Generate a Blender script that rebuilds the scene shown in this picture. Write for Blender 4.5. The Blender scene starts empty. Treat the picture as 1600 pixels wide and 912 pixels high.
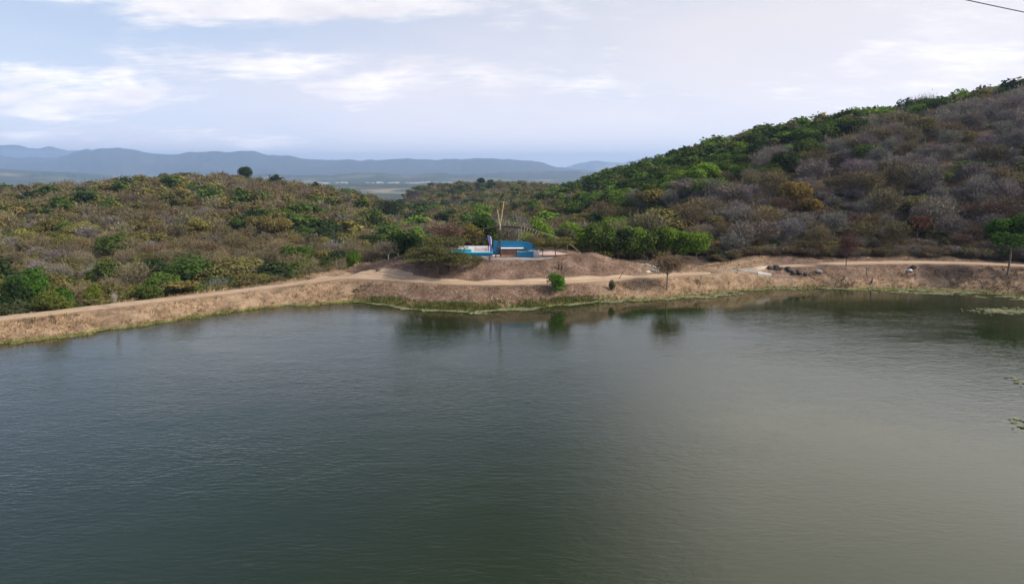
import bpy, bmesh, math
import numpy as np
from mathutils import Vector

C = bpy.context.scene.collection
SC = bpy.context.scene
R = math.radians
rng = np.random.default_rng(7)

# ------------------------------------------------------------------ camera, sky, sun, exposure
F, H, HORIZON = 1081.0, 20.0, 262.0           # focal length in photo pixels, camera height over the water, horizon row
PITCH = math.atan((456 - HORIZON) / F)
cam = bpy.data.cameras.new('camera')
cam.sensor_width = 36.0
cam.lens = 36.0 * F / 1600.0
cam.clip_start, cam.clip_end = 0.5, 90000.0
camo = bpy.data.objects.new('camera', cam)
C.objects.link(camo)
camo.location = (0, 0, H)
camo.rotation_euler = (math.pi / 2 - PITCH, 0, 0)
SC.camera = camo

SUN_EL, SUN_AZ = R(38), R(106)
world = bpy.data.worlds.new('World')
SC.world = world
world.use_nodes = True


class NT:
    """small helper for building node trees"""
    def __init__(self, tree):
        self.t = tree
        tree.nodes.clear()

    def n(self, kind, **kw):
        nd = self.t.nodes.new(kind)
        for k, v in kw.items():
            setattr(nd, k, v)
        return nd

    def put(self, sock, v):
        if isinstance(v, bpy.types.NodeSocket):
            self.t.links.new(v, sock)
        elif v is not None:
            if hasattr(sock.default_value, '__len__') and not hasattr(v, '__len__'):
                v = [v] * len(sock.default_value)
            if hasattr(v, '__len__') and len(v) == 3 and len(sock.default_value) == 4:
                v = (*v, 1)
            sock.default_value = v

    def m(self, op, a, b=None, c=None, clamp=False):
        nd = self.n('ShaderNodeMath', operation=op, use_clamp=clamp)
        self.put(nd.inputs[0], a)
        self.put(nd.inputs[1], b)
        self.put(nd.inputs[2], c)
        return nd.outputs[0]

    def vm(self, op, a, b=None):
        nd = self.n('ShaderNodeVectorMath', operation=op)
        self.put(nd.inputs[0], a)
        self.put(nd.inputs[1], b)
        return nd.outputs[0]

    def mix(self, f, a, b, blend='MIX'):
        nd = self.n('ShaderNodeMix', data_type='RGBA', blend_type=blend)
        self.put(nd.inputs[0], f)
        self.put(nd.inputs[6], a)
        self.put(nd.inputs[7], b)
        return nd.outputs[2]

    def ramp(self, f, stops, interp='LINEAR'):
        nd = self.n('ShaderNodeValToRGB')
        nd.color_ramp.interpolation = interp
        el = nd.color_ramp.elements
        while len(el) < len(stops):
            el.new(0.5)
        for e, (p, c) in zip(el, stops):
            e.position = p
            c = c if hasattr(c, '__len__') else (c, c, c)
            e.color = (*c[:3], 1)
        self.put(nd.inputs[0], f)
        return nd.outputs[0]

    def noise(self, vec, scale, detail=4, rough=0.55, dist=0.0):
        nd = self.n('ShaderNodeTexNoise')
        self.put(nd.inputs['Vector'], vec)
        nd.inputs['Scale'].default_value = scale
        nd.inputs['Detail'].default_value = detail
        nd.inputs['Roughness'].default_value = rough
        nd.inputs['Distortion'].default_value = dist
        return nd.outputs[0]

    def mapr(self, v, a, b, c=0.0, d=1.0, smooth=False):
        nd = self.n('ShaderNodeMapRange', interpolation_type='SMOOTHSTEP' if smooth else 'LINEAR')
        self.put(nd.inputs[0], v)
        for i, x in enumerate((a, b, c, d)):
            nd.inputs[i + 1].default_value = x
        return nd.outputs[0]

    def xyz(self, v):
        nd = self.n('ShaderNodeSeparateXYZ')
        self.put(nd.inputs[0], v)
        return nd.outputs

    def vec(self, x, y, z):
        nd = self.n('ShaderNodeCombineXYZ')
        for s, v in zip(nd.inputs, (x, y, z)):
            self.put(s, v)
        return nd.outputs[0]


w = NT(world.node_tree)
sky = w.n('ShaderNodeTexSky', sky_type='NISHITA', sun_disc=False, sun_elevation=SUN_EL, sun_rotation=SUN_AZ,
          altitude=600.0, air_density=1.0, dust_density=1.2, ozone_density=1.0)
D = w.n('ShaderNodeTexCoord').outputs['Generated']
dx, dy, dz = w.xyz(D)
up = w.m('MAXIMUM', dz, 0.0)
q = w.m('ADD', up, 0.16)
flat = w.vec(w.m('DIVIDE', dx, q), w.m('DIVIDE', dy, q), 0.0)
# thin veil: thick towards the horizon and towards the sun's side
veil_n = w.noise(w.vm('ADD', flat, (3.1, 0.4, 0.0)), 0.55, 5, 0.55, 0.4)
veil_h = w.m('POWER', 2.718, w.m('MULTIPLY', up, -6.0))
veil = w.m('ADD', w.m('ADD', w.m('MULTIPLY', veil_n, 1.05), w.m('MULTIPLY', dx, 0.42)), w.m('MULTIPLY', veil_h, 0.55))
veil = w.mapr(veil, 0.30, 1.02, 0.10, 0.97, True)
bank = w.m('MULTIPLY', w.mapr(dx, -0.02, 0.34, 0, 1, True), w.mapr(dz, 0.20, 0.34, 0, 1, True))      # unseen cloud bank high on the sun's side, added to brighten the water
open_ = w.m('MAXIMUM', w.mapr(up, 0.19, 0.36, 1.0, 0.15), bank)
veil = w.m('MULTIPLY', veil, open_)
# cumulus streaks
cl_n = w.noise(w.vm('ADD', flat, (0.35, 2.2, 0.0)), 1.15, 9, 0.56, 0.25)
cl_b = w.noise(w.vm('ADD', flat, (5.0, 1.0, 0.0)), 0.5, 2, 0.5)
cl = w.m('ADD', w.m('MULTIPLY', cl_n, 0.75), w.m('MULTIPLY', cl_b, 0.35))
ax_ = w.m('DIVIDE', dx, w.m('MAXIMUM', dy, 0.05))
el_ = w.m('DIVIDE', dz, w.m('MAXIMUM', dy, 0.05))
for c_a, c_e, w_a, w_e, g_ in ((-0.25, 0.218, 0.23, 0.020, 0.30), (-0.38, 0.133, 0.24, 0.022, 0.095), (0.0, 0.116, 0.22, 0.018, 0.085), (0.60, 0.158, 0.22, 0.025, 0.07), (-0.672, 0.079, 0.022, 0.006, 0.16),
                                (-0.52, 0.098, 0.22, 0.012, 0.08), (0.28, 0.192, 0.22, 0.022, -0.12), (-0.06, 0.172, 0.14, 0.012, -0.10), (-0.62, 0.195, 0.15, 0.035, -0.12), (0.2, 0.06, 0.6, 0.03, -0.08)):
    e2 = w.m('ADD', w.m('POWER', w.m('ABSOLUTE', w.m('DIVIDE', w.m('SUBTRACT', ax_, c_a), w_a)), 2.0), w.m('POWER', w.m('ABSOLUTE', w.m('DIVIDE', w.m('SUBTRACT', el_, c_e), w_e)), 2.0))
    cl = w.m('ADD', cl, w.m('MULTIPLY', w.m('POWER', 2.718, w.m('MULTIPLY', e2, -1.0)), g_))
cl = w.m('ADD', cl, w.m('MULTIPLY', w.m('SUBTRACT', w.noise(w.vm('MULTIPLY', flat, (1.0, 2.2, 1.0)), 5.0, 7, 0.66), 0.5), 0.26))
cl = w.mapr(cl, 0.545, 0.70, 0.0, 0.92, True)
shade = w.noise(w.vm('ADD', flat, (1.0, 7.0, 0.0)), 2.4, 6, 0.6)
cl_col = w.mix(w.mapr(shade, 0.35, 0.7), (6.8, 6.7, 7.5), (9.4, 9.3, 9.6))
base = w.mix(0.8, sky.outputs[0], w.mix(w.mapr(up, 0.14, 0.55, 0, 1, True), (4.1, 5.3, 7.6), w.mix(w.mapr(dx, -0.5, -0.02), (1.1, 2.6, 6.0), (0.9, 1.3, 2.3))))
base = w.mix(veil, base, w.mix(w.mapr(dx, -0.5, 0.6), (6.2, 6.15, 7.25), (6.75, 6.7, 7.3)))
base = w.mix(w.m('MAXIMUM', w.m('MULTIPLY', cl, open_), w.m('MULTIPLY', bank, 0.85)), base, w.mix(bank, cl_col, (14.5, 14.2, 13.8)))
sdir = (math.sin(SUN_AZ) * math.cos(SUN_EL), math.cos(SUN_AZ) * math.cos(SUN_EL), math.sin(SUN_EL))
dot = w.n('ShaderNodeVectorMath', operation='DOT_PRODUCT')
w.put(dot.inputs[0], D)
w.put(dot.inputs[1], sdir)
glow = w.m('MULTIPLY', w.m('POWER', w.m('MAXIMUM', dot.outputs['Value'], 0.0), 2.0), 0.35)
low = w.m('MULTIPLY', w.m('POWER', 2.718, w.m('MULTIPLY', up, -11.0)), 0.72)
gain = w.m('ADD', 1.0, w.m('ADD', glow, low))
base = w.mix(1.0, base, gain, 'MULTIPLY')
base = w.mix(1.0, base, (0.905, 0.865, 0.805), 'MULTIPLY')
bg = w.n('ShaderNodeBackground')
w.put(bg.inputs[0], base)
bg.inputs[1].default_value = 0.10
w.t.links.new(bg.outputs[0], w.n('ShaderNodeOutputWorld').inputs[0])

sun = bpy.data.lights.new('sun', 'SUN')
sun.energy, sun.angle, sun.color = 3.4, R(4.0), (1.0, 0.93, 0.82)
suno = bpy.data.objects.new('sun', sun)
C.objects.link(suno)
sd = Vector((math.sin(SUN_AZ) * math.cos(SUN_EL), math.cos(SUN_AZ) * math.cos(SUN_EL), math.sin(SUN_EL)))
suno.rotation_euler = sd.to_track_quat('Z', 'Y').to_euler()
suno.location = (0, 0, 900)

SC.view_settings.view_transform = 'Standard'
SC.view_settings.look = 'None'
SC.view_settings.gamma = 1.0
SC.view_settings.use_curve_mapping = False
SC.view_settings.exposure = 0.5
cy = SC.cycles
cy.max_bounces, cy.diffuse_bounces, cy.glossy_bounces, cy.transmission_bounces = 5, 3, 3, 2
cy.volume_bounces = 0
cy.transparent_max_bounces = 6
cy.use_denoising = True
cy.use_adaptive_sampling = True
cy.adaptive_threshold = 0.02


# ------------------------------------------------------------------ helpers
def slope(py):
    b = (456 - py) / F
    return (-math.sin(PITCH) + b * math.cos(PITCH)) / (math.cos(PITCH) + b * math.sin(PITCH))


def on_z(px, py, z):
    """the ground point of height z that the photo shows at (px, py)"""
    return at_y(px, py, (z - H) / slope(py))


def at_y(px, py, Y):
    a, b = (px - 800) / F, (456 - py) / F
    t = Y / (math.cos(PITCH) + b * math.sin(PITCH))
    return np.array((a * t, Y, H + t * (-math.sin(PITCH) + b * math.cos(PITCH))))


def col_x(px, Y, z):
    """world X of photo column px at depth Y and height z"""
    return (px - 800) / F * (Y * math.cos(PITCH) - (z - H) * math.sin(PITCH))


def project(X, Y, Z):
    d = Y * math.cos(PITCH) - (Z - H) * math.sin(PITCH)
    v = Y * math.sin(PITCH) + (Z - H) * math.cos(PITCH)
    return 800 + F * X / d, 456 - F * v / d


def link_mesh(name, V, faces, mat, parent=None, smooth=False):
    me = bpy.data.meshes.new(name)
    V = np.asarray(V, dtype=np.float32)
    if isinstance(faces, np.ndarray):
        faces = [faces]
    if isinstance(faces, list) and len(faces) and isinstance(faces[0], np.ndarray):
        tot = [np.full(len(f), f.shape[1], dtype=np.int32) for f in faces]
        tot = np.concatenate(tot)
        idx = np.concatenate([f.ravel() for f in faces]).astype(np.int32)
        me.vertices.add(len(V))
        me.vertices.foreach_set('co', V.ravel())
        me.loops.add(len(idx))
        me.loops.foreach_set('vertex_index', idx)
        me.polygons.add(len(tot))
        st = np.zeros(len(tot), dtype=np.int32)
        st[1:] = np.cumsum(tot)[:-1]
        me.polygons.foreach_set('loop_start', st)
        me.update(calc_edges=True)
    else:
        me.from_pydata([tuple(v) for v in V], [], faces)
        me.update()
    me.polygons.foreach_set('use_smooth', np.full(len(me.polygons), bool(smooth)))
    if mat:
        me.materials.append(mat)
    o = bpy.data.objects.new(name, me)
    C.objects.link(o)
    if parent:
        o.parent = parent
    return o


def bm_obj(name, bm, mat, parent=None, smooth=False):
    me = bpy.data.meshes.new(name)
    bm.normal_update()
    bm.to_mesh(me)
    bm.free()
    me.polygons.foreach_set('use_smooth', np.full(len(me.polygons), bool(smooth)))
    me.materials.append(mat)
    o = bpy.data.objects.new(name, me)
    C.objects.link(o)
    if parent:
        o.parent = parent
    return o


def tag(o, label, cat, group=None):
    o['label'], o['category'] = label, cat
    if group:
        o['group'] = group
    return o


def kind(o, k):
    o['kind'] = k
    return o


def thing(name, label, cat, loc, rz=0.0, group=None):
    o = bpy.data.objects.new(name, None)
    o.empty_display_size = 0.3
    C.objects.link(o)
    o.location = [float(v) for v in loc]
    o.rotation_euler = (0, 0, rz)
    return tag(o, label, cat, group)


def attr(o, name, data, domain='FACE', typ='FLOAT_COLOR'):
    a = o.data.attributes.new(name, typ, domain)
    a.data.foreach_set('color' if 'COLOR' in typ else 'value', np.asarray(data, dtype=np.float32).ravel())


# value noise in numpy
_tab = np.random.default_rng(11).random((256, 256))


def vnoise(x, y):
    xi, yi = np.floor(x).astype(int), np.floor(y).astype(int)
    fx, fy = x - xi, y - yi
    fx, fy = fx * fx * (3 - 2 * fx), fy * fy * (3 - 2 * fy)
    g = lambda a, b: _tab[a & 255, b & 255]
    return (g(xi, yi) * (1 - fx) + g(xi + 1, yi) * fx) * (1 - fy) + (g(xi, yi + 1) * (1 - fx) + g(xi + 1, yi + 1) * fx) * fy


def fbm(x, y, oct=4):
    s, a, t = 0.0, 1.0, 0.0
    for i in range(oct):
        s = s + a * vnoise(x * 2 ** i + 17.3 * i, y * 2 ** i + 5.1 * i)
        t += a
        a *= 0.5
    return s / t - 0.5


# ------------------------------------------------------------------ materials
def new_mat(name):
    m = bpy.data.materials.new(name)
    m.use_nodes = True
    return m, NT(m.node_tree)


def finish(t, color, rough=0.8, normal=None, spec=0.3, metallic=0.0):
    p = t.n('ShaderNodeBsdfPrincipled')
    t.put(p.inputs['Base Color'], color)
    t.put(p.inputs['Roughness'], rough)
    p.inputs['Specular IOR Level'].default_value = spec
    p.inputs['Metallic'].default_value = metallic
    if normal:
        t.put(p.inputs['Normal'], normal)
    t.t.links.new(p.outputs[0], t.n('ShaderNodeOutputMaterial').inputs[0])
    return p


def bump(t, h, strength, dist=0.1):
    b = t.n('ShaderNodeBump')
    t.put(b.inputs['Height'], h)
    b.inputs['Strength'].default_value = strength
    b.inputs['Distance'].default_value = dist
    return b.outputs[0]


def pos(t):
    return t.n('ShaderNodeNewGeometry').outputs['Position']


def worn(name, col, col2, scale=2.0, rough=0.8, spec=0.3, b=0.3):
    """paint, plaster or wood: two tones of the same surface broken up by noise, a little bump"""
    m, t = new_mat(name)
    co = t.n('ShaderNodeTexCoord').outputs['Object']
    n1 = t.noise(co, scale, 6, 0.65)
    n2 = t.noise(co, scale * 9, 3, 0.6)
    f = t.mapr(t.m('ADD', t.m('MULTIPLY', n1, 0.7), t.m('MULTIPLY', n2, 0.3)), 0.38, 0.66)
    finish(t, t.mix(f, col, col2), rough, bump(t, n2, b, 0.02), spec)
    return m


def leaf_mat(name, source, translucent=0.25):
    m, t = new_mat(name)
    if source == 'object':
        col = t.n('ShaderNodeObjectInfo').outputs['Color']
    else:
        col = t.n('ShaderNodeAttribute', attribute_name='tint').outputs['Color']
    v = t.n('ShaderNodeAttribute', attribute_name='vary').outputs['Fac']
    col = t.mix(1.0, col, t.mix(t.mapr(v, 0, 1), (0.72, 0.74, 0.74), (1.30, 1.26, 1.12)), 'MULTIPLY')
    d = t.n('ShaderNodeBsdfDiffuse')
    tr = t.n('ShaderNodeBsdfTranslucent')
    t.put(d.inputs[0], col)
    t.put(tr.inputs[0], col)
    mx = t.n('ShaderNodeMixShader')
    mx.inputs[0].default_value = translucent
    t.t.links.new(d.outputs[0], mx.inputs[1])
    t.t.links.new(tr.outputs[0], mx.inputs[2])
    t.t.links.new(mx.outputs[0], t.n('ShaderNodeOutputMaterial').inputs[0])
    return m


M = {}
M['leaf'] = leaf_mat('leaf', 'object', 0.28)
M['twig'] = leaf_mat('twig', 'object', 0.0)
M['leaf_far'] = leaf_mat('leaf_far', 'attribute', 0.25)
M['bark'] = worn('bark', (0.10, 0.08, 0.065), (0.19, 0.16, 0.13), 3.0)
M['bark_pale'] = worn('bark_pale', (0.30, 0.27, 0.23), (0.42, 0.39, 0.34), 3.0)
M['bark_dark'] = worn('bark_dark', (0.025, 0.022, 0.02), (0.05, 0.045, 0.04), 3.0)
M['blue'] = worn('blue_paint', (0.004, 0.105, 0.225), (0.008, 0.135, 0.27), 1.2, 0.6)
M['turquoise'] = worn('turquoise_paint', (0.012, 0.28, 0.38), (0.02, 0.34, 0.45), 1.2, 0.6)
M['white'] = worn('white_paint', (0.66, 0.64, 0.66), (0.80, 0.79, 0.80), 1.5, 0.7)
M['pink'] = worn('pink_paint', (0.48, 0.34, 0.34), (0.62, 0.52, 0.53), 0.9, 0.8)
M['purple'] = worn('purple_paint', (0.13, 0.09, 0.34), (0.19, 0.14, 0.42), 1.5, 0.6)
M['bamboo'] = worn('bamboo', (0.30, 0.22, 0.09), (0.46, 0.37, 0.20), 2.0, 0.5)
M['bamboo_old'] = worn('bamboo_old', (0.15, 0.118, 0.066), (0.235, 0.192, 0.118), 2.0, 0.6)
M['bamboo_dark'] = worn('bamboo_dark', (0.025, 0.018, 0.015), (0.05, 0.036, 0.027), 2.0, 0.6)
M['brown'] = worn('brown_wood', (0.10, 0.05, 0.035), (0.16, 0.085, 0.06), 2.0)
M['terrace'] = worn('terrace_tiles', (0.40, 0.27, 0.23), (0.50, 0.37, 0.32), 0.7)
M['concrete'] = worn('concrete', (0.25, 0.235, 0.21), (0.40, 0.38, 0.345), 0.8)
M['concrete_grey'] = worn('concrete_grey', (0.14, 0.125, 0.11), (0.26, 0.235, 0.21), 0.6)
M['rock_dark'] = worn('rock_dark', (0.03, 0.028, 0.028), (0.085, 0.075, 0.07), 1.5, 0.8, 0.3, 0.8)
M['rock_pale'] = worn('rock_pale', (0.32, 0.31, 0.30), (0.55, 0.54, 0.53), 1.5, 0.8, 0.3, 0.6)
M['cable'] = worn('cable', (0.02, 0.02, 0.022), (0.04, 0.04, 0.042), 4.0)

# ------------------------------------------------------------------ the lie of the land
SHORE = [(-420, 600), (-250, 575), (-120, 555), (0, 537), (60, 530), (140, 520), (220, 508), (300, 496), (360, 488), (430, 480), (500, 475),
         (560, 473), (600, 476), (640, 482), (700, 486), (760, 486), (820, 482), (870, 477), (920, 472), (980, 470), (1040, 467),
         (1100, 461), (1160, 454), (1220, 450), (1280, 450), (1320, 452), (1400, 453), (1500, 456), (1600, 463), (1700, 476),
         (1800, 500), (1900, 560), (1960, 660), (1990, 800)]
PATH = [(-420, 556, 1.6), (-250, 532, 1.6), (-120, 514, 1.6), (0, 498, 1.6), (100, 486.5, 1.65), (200, 474.5, 1.7), (300, 463, 1.75), (400, 451, 1.9), (480, 440.5, 2.2),
        (540, 433.5, 2.5), (600, 434, 2.6), (680, 439.5, 2.5), (740, 442, 2.45), (800, 441.5, 2.4), (870, 440, 2.4), (940, 437, 2.4),
        (1000, 433, 2.5), (1060, 429, 2.6), (1120, 427.5, 2.6), (1160, 424, 2.7), (1200, 418, 2.9), (1280, 413, 3.1), (1360, 410.5, 3.2),
        (1440, 410, 3.2), (1520, 411.5, 3.2), (1600, 415, 3.2), (1700, 421, 3.3), (1800, 432, 3.4), (1950, 460, 3.6)]
ctl = []


def add(p):
    ctl.append((float(p[0]), float(p[1]), float(p[2])))


shore_xy = np.array([on_z(a, b, 0.0)[:2] for a, b in SHORE])
path_xyz = np.array([on_z(*p) for p in PATH])


def spline(P, n):
    """Catmull-Rom through the rows of P, n points per span"""
    P = np.asarray(P, float)
    Q = np.vstack((2 * P[0] - P[1], P, 2 * P[-1] - P[-2]))
    out = []
    for i in range(1, len(Q) - 2):
        t = np.linspace(0, 1, n, endpoint=False)[:, None]
        a, b, c, d = Q[i - 1:i + 3]
        out.append(0.5 * (2 * b + (c - a) * t + (2 * a - 5 * b + 4 * c - d) * t ** 2 + (3 * b - 3 * c + d - a) * t ** 3))
    return np.vstack(out + [P[-1:]])


def even(P, step):
    """the same line in even steps"""
    P = spline(P, 16)
    d = np.append(0, np.cumsum(np.linalg.norm(np.diff(P[:, :2], axis=0), axis=1)))
    k = np.linspace(0, d[-1], int(d[-1] / step) + 1)
    return np.stack([np.interp(k, d, P[:, i]) for i in range(P.shape[1])], -1)


for x, y in even(shore_xy, 2.6):
    add((x, y, 0.0))
    add((x * 0.955, y * 0.955, -0.8))
for x, y in even(shore_xy, 14.0):
    add((x * 0.85, y * 0.85, -2.2))
    add((x * 0.6, y * 0.6, -3.6))
for x, y, z in even(path_xyz, 2.6):
    px = project(x, y, z)[0]
    add((x, y, z))
    if px < 560:                                     # the dam crest: shoulder to the lake, drop to the valley behind
        add((x * 0.976, y * 0.976, z - 0.12))
        add((x * 1.026, y * 1.026, z - 0.1))
        if px < 470:
            add((x * 1.09, y * 1.09, z - 2.6))
            add((x * 1.22, y * 1.22, z - 8.0))
    else:
        add((x * 0.980, y * 0.980, z - 0.15))
for Y in (4, 12, 25):
    for u in (-1.2, -0.6, 0, 0.6, 1.2):
        add((u * Y, Y, -4))
# the mound: foot behind the path, top edge, plateau, back
for px, py, z in ((560, 427, 2.8), (620, 430, 2.9), (680, 434, 2.8), (740, 436, 2.7), (800, 436, 2.7), (870, 435, 2.7), (940, 432, 2.7), (990, 428, 2.7),
                  (450, 438.5, 2.1), (490, 430, 2.4), (525, 422, 2.7), (560, 415, 3.2), (590, 408.5, 3.9), (620, 407, 4.7), (660, 407, 5.0), (700, 406.5, 5.2), (750, 406, 5.25), (800, 406, 5.25), (850, 405, 5.25), (880, 401, 5.6),
                  (905, 397.5, 5.9), (930, 398.5, 5.8), (950, 403, 5.2), (975, 411, 4.3), (1000, 418, 3.4), (1030, 423, 2.9),
                  (1060, 421, 2.9), (1120, 421.5, 2.9), (1180, 413, 3.2)):
    add(on_z(px, py, z))
for px, Y, z in ((690, 116, 5.25), (760, 116, 5.25), (840, 116, 5.3), (880, 117, 5.4), (660, 122, 5.1), (690, 128, 5.2), (760, 128, 5.25), (830, 128, 5.3), (880, 126, 5.2),
                 (600, 124, 3.2), (560, 118, 2.4), (930, 121, 4.2), (980, 122, 3.1), (1050, 124, 2.8), (1120, 128, 3.0),
                 (520, 120, 0.6), (600, 140, -1), (660, 142, 1.0), (760, 144, 1.0), (860, 142, 1.5), (940, 138, 2.0), (1050, 138, 3.0), (1150, 138, 4.0),
                 (560, 165, -9), (680, 170, -9), (800, 170, -6), (920, 165, -1), (1040, 160, 4.0), (1180, 150, 6.5)):
    add((col_x(px, Y, z), Y, z))
# valley and low hill beyond the dam, on the left (depth, height per column)
for px, rows in {
        -500: ((130, -9), (190, -7), (260, -4), (340, -1), (430, -1), (520, -9), (800, -60)),
        -200: ((130, -10), (190, -7), (260, -3), (340, 0), (430, 0.5), (520, -9), (800, -60)),
        0: ((120, -9), (180, -6), (260, -2), (350, 1.5), (440, 1.0), (520, -8), (800, -60)),
        150: ((135, -9), (190, -6), (270, -0.5), (360, 4), (440, 4.8), (530, -5), (800, -60)),
        270: ((150, -9), (200, -6), (280, 1), (360, 6.5), (450, 9.5), (540, 0), (800, -60)),
        385: ((150, -8), (210, -6), (290, 0.5), (380, 6), (470, 8), (560, -2), (800, -60)),
        480: ((150, -8), (220, -7), (300, -2), (390, 2.5), (470, 2.8), (560, -10), (800, -65)),
        570: ((230, -11), (320, -7), (400, -3.5), (480, -5), (580, -24), (800, -75)),
        640: ((230, -12), (330, -11), (420, -11), (520, -18), (620, -26), (720, -20), (820, -11), (950, -40)),
        720: ((230, -12), (340, -11), (440, -12), (560, -16), (680, -12), (800, -3), (950, -25)),
        800: ((240, -10), (340, -8), (440, -8), (560, -10), (700, -7), (820, -2), (950, -20)),
        870: ((240, -5), (340, -2), (440, -2), (560, -4), (700, -5), (820, -4), (950, -25)),
        930: ((220, 2), (320, 6), (420, 8), (520, 8), (600, 3), (720, -15), (950, -50)),
        1040: ((200, 9), (280, 15), (360, 18), (440, 20), (520, 19), (620, 2), (800, -35)),
        1130: ((150, 6), (210, 15), (280, 22), (350, 26), (440, 28), (520, 22), (700, -10)),
        1230: ((135, 4.5), (170, 12), (230, 23), (300, 31), (400, 35), (480, 29), (700, 0)),
        1330: ((132, 4), (170, 14), (230, 28), (300, 36), (370, 39), (460, 34), (700, 0)),
        1430: ((132, 4), (170, 16), (230, 32), (290, 39), (340, 42), (440, 36), (700, 5)),
        1520: ((132, 4), (170, 17), (220, 33), (275, 42), (320, 45.5), (420, 38), (700, 5)),
        1620: ((130, 4), (165, 18), (215, 36), (265, 45), (305, 48), (400, 40), (700, 5)),
        1800: ((125, 5), (160, 19), (210, 38), (260, 48), (300, 52), (400, 44), (700, 5)),
        2000: ((115, 6), (150, 20), (200, 39), (250, 53), (300, 58), (400, 46), (700, 5))}.items():
    for Y, z in rows:
        add((col_x(px, Y, z), Y, z))
for u in (-1.6, -1.1, -0.7, -0.3, 0, 0.3, 0.7, 1.1, 1.6):
    add((u * 1300, 1300, -95))
    add((u * 2200, 2200, -104))
ctl = np.array(ctl)
warp = lambda x, y: (x / np.maximum(y, 3.0), np.log(np.maximum(y, 3.0)))
cu, cv = warp(ctl[:, 0], ctl[:, 1])
_d = np.hypot(cu[:, None] - cu[None], cv[:, None] - cv[None])
_n = len(ctl)
_A = np.zeros((_n + 1, _n + 1))
_A[:_n, :_n] = -np.sqrt(_d ** 2 + 0.014 ** 2)
_A[:_n, _n] = _A[_n, :_n] = 1
_A[range(_n), range(_n)] += 0.0002
_wt = np.linalg.solve(_A, np.append(ctl[:, 2], 0))


def dist_poly(x, y, P):
    best = np.full(x.shape, 1e9)
    for (ax, ay), (bx, by) in zip(P[:-1], P[1:]):
        vx, vy = bx - ax, by - ay
        t = np.clip(((x - ax) * vx + (y - ay) * vy) / (vx * vx + vy * vy), 0, 1)
        best = np.minimum(best, np.hypot(x - ax - t * vx, y - ay - t * vy))
    return best


path_fine = even(path_xyz, 1.5)
TRACK = [on_z(*p) for p in ((468, 441.5, 2.2), (495, 435, 2.4), (530, 429.5, 2.6), (570, 428.5, 2.65), (610, 431, 2.65), (640, 435, 2.6))]
track_fine = spline(TRACK, 10)


def ground(x, y, detail=True):
    x, y = np.atleast_1d(np.asarray(x, float)), np.atleast_1d(np.asarray(y, float))
    z = np.zeros(x.shape)
    for s in range(0, x.size, 20000):
        sl = slice(s, s + 20000)
        u, v = warp(x.ravel()[sl], y.ravel()[sl])
        r = np.sqrt((u[:, None] - cu) ** 2 + (v[:, None] - cv) ** 2 + 0.014 ** 2)
        z.ravel()[sl] = -r @ _wt[:_n] + _wt[_n]
    if detail:
        big = np.clip((y - 150) / 120, 0, 1)
        z += big * 5.0 * fbm(x / 42, y / 42, 4)
        near = 1 - big
        flat_top = np.exp(-(((x + 0.5) / 13) ** 4 + ((y - 120) / 8.5) ** 4))
        dp = dist_poly(x, y, path_fine[::2, :2])
        k = np.clip((dp - 2.0) / 1.5, 0, 1) * (1 - flat_top)
        z += near * k * (0.95 * fbm(x / 3.0, y / 2.4, 4) + 0.50 * fbm(x / 0.9, y / 0.9, 3))
    return z


# ---- ground sheet
us = np.linspace(-1.25, 1.35, 640)
ys = np.unique(np.concatenate((np.linspace(3, 62, 14), np.linspace(62, 152, 330), np.geomspace(152, 1000, 130), np.geomspace(1000, 2300, 14))))
UU, YY = np.meshgrid(us, ys)
lake_r = even(shore_xy, 1.0)
lake_u, lake_y = lake_r[:, 0] / lake_r[:, 1], lake_r[:, 1]
GX, GY = UU * YY, YY
GZ = ground(GX.ravel(), GY.ravel()).reshape(GX.shape)
fine_m = dist_poly(GX.ravel(), GY.ravel(), path_fine[:, :2]).reshape(GX.shape)
GZ -= 0.16 * np.clip(1 - (fine_m - 1.2) / 0.5, 0, 1)
lakeward = np.interp(UU, lake_u, lake_y) - GY
GZ = np.where(lakeward > 1.0, np.minimum(GZ, -0.12 * lakeward), GZ)
trk_m = dist_poly(GX.ravel(), GY.ravel(), track_fine[::3, :2]).reshape(GX.shape)


def grid_faces(r, c):
    i = np.arange(r * c).reshape(r, c)
    return np.stack((i[:-1, :-1], i[:-1, 1:], i[1:, 1:], i[1:, :-1]), -1).reshape(-1, 4)


shore_d = dist_poly(GX.ravel(), GY.ravel(), shore_xy).reshape(GX.shape)
fp = np.array([(-1.6, 60), (-1.25, 74)] + [])


def forest_edge(px_like_u):
    """depth at which the woods begin, per ratio X/Y"""
    return np.interp(px_like_u, EDGE_U, EDGE_Y)


edge_pts = [(x * 1.0, y + 3.2) for (x, y, z), (px, _, _) in zip(path_xyz, PATH) if px < 470]
for px, Y in ((480, 124), (520, 127), (570, 128), (610, 130), (650, 135), (700, 138), (870, 138), (905, 130), (940, 125), (985, 125.5), (1040, 124), (1090, 123), (1130, 124), (1160, 127), (1200, 130)):
    edge_pts.append((col_x(px, Y, 3), Y))
for (x, y, z), (px, _, _) in zip(path_xyz, PATH):
    if px > 1230:
        edge_pts.append((x, y + 4.5))
edge_pts = sorted(edge_pts, key=lambda p: p[0] / p[1])
EDGE_U = np.array([p[0] / p[1] for p in edge_pts])
EDGE_Y = np.array([p[1] for p in edge_pts])

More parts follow.
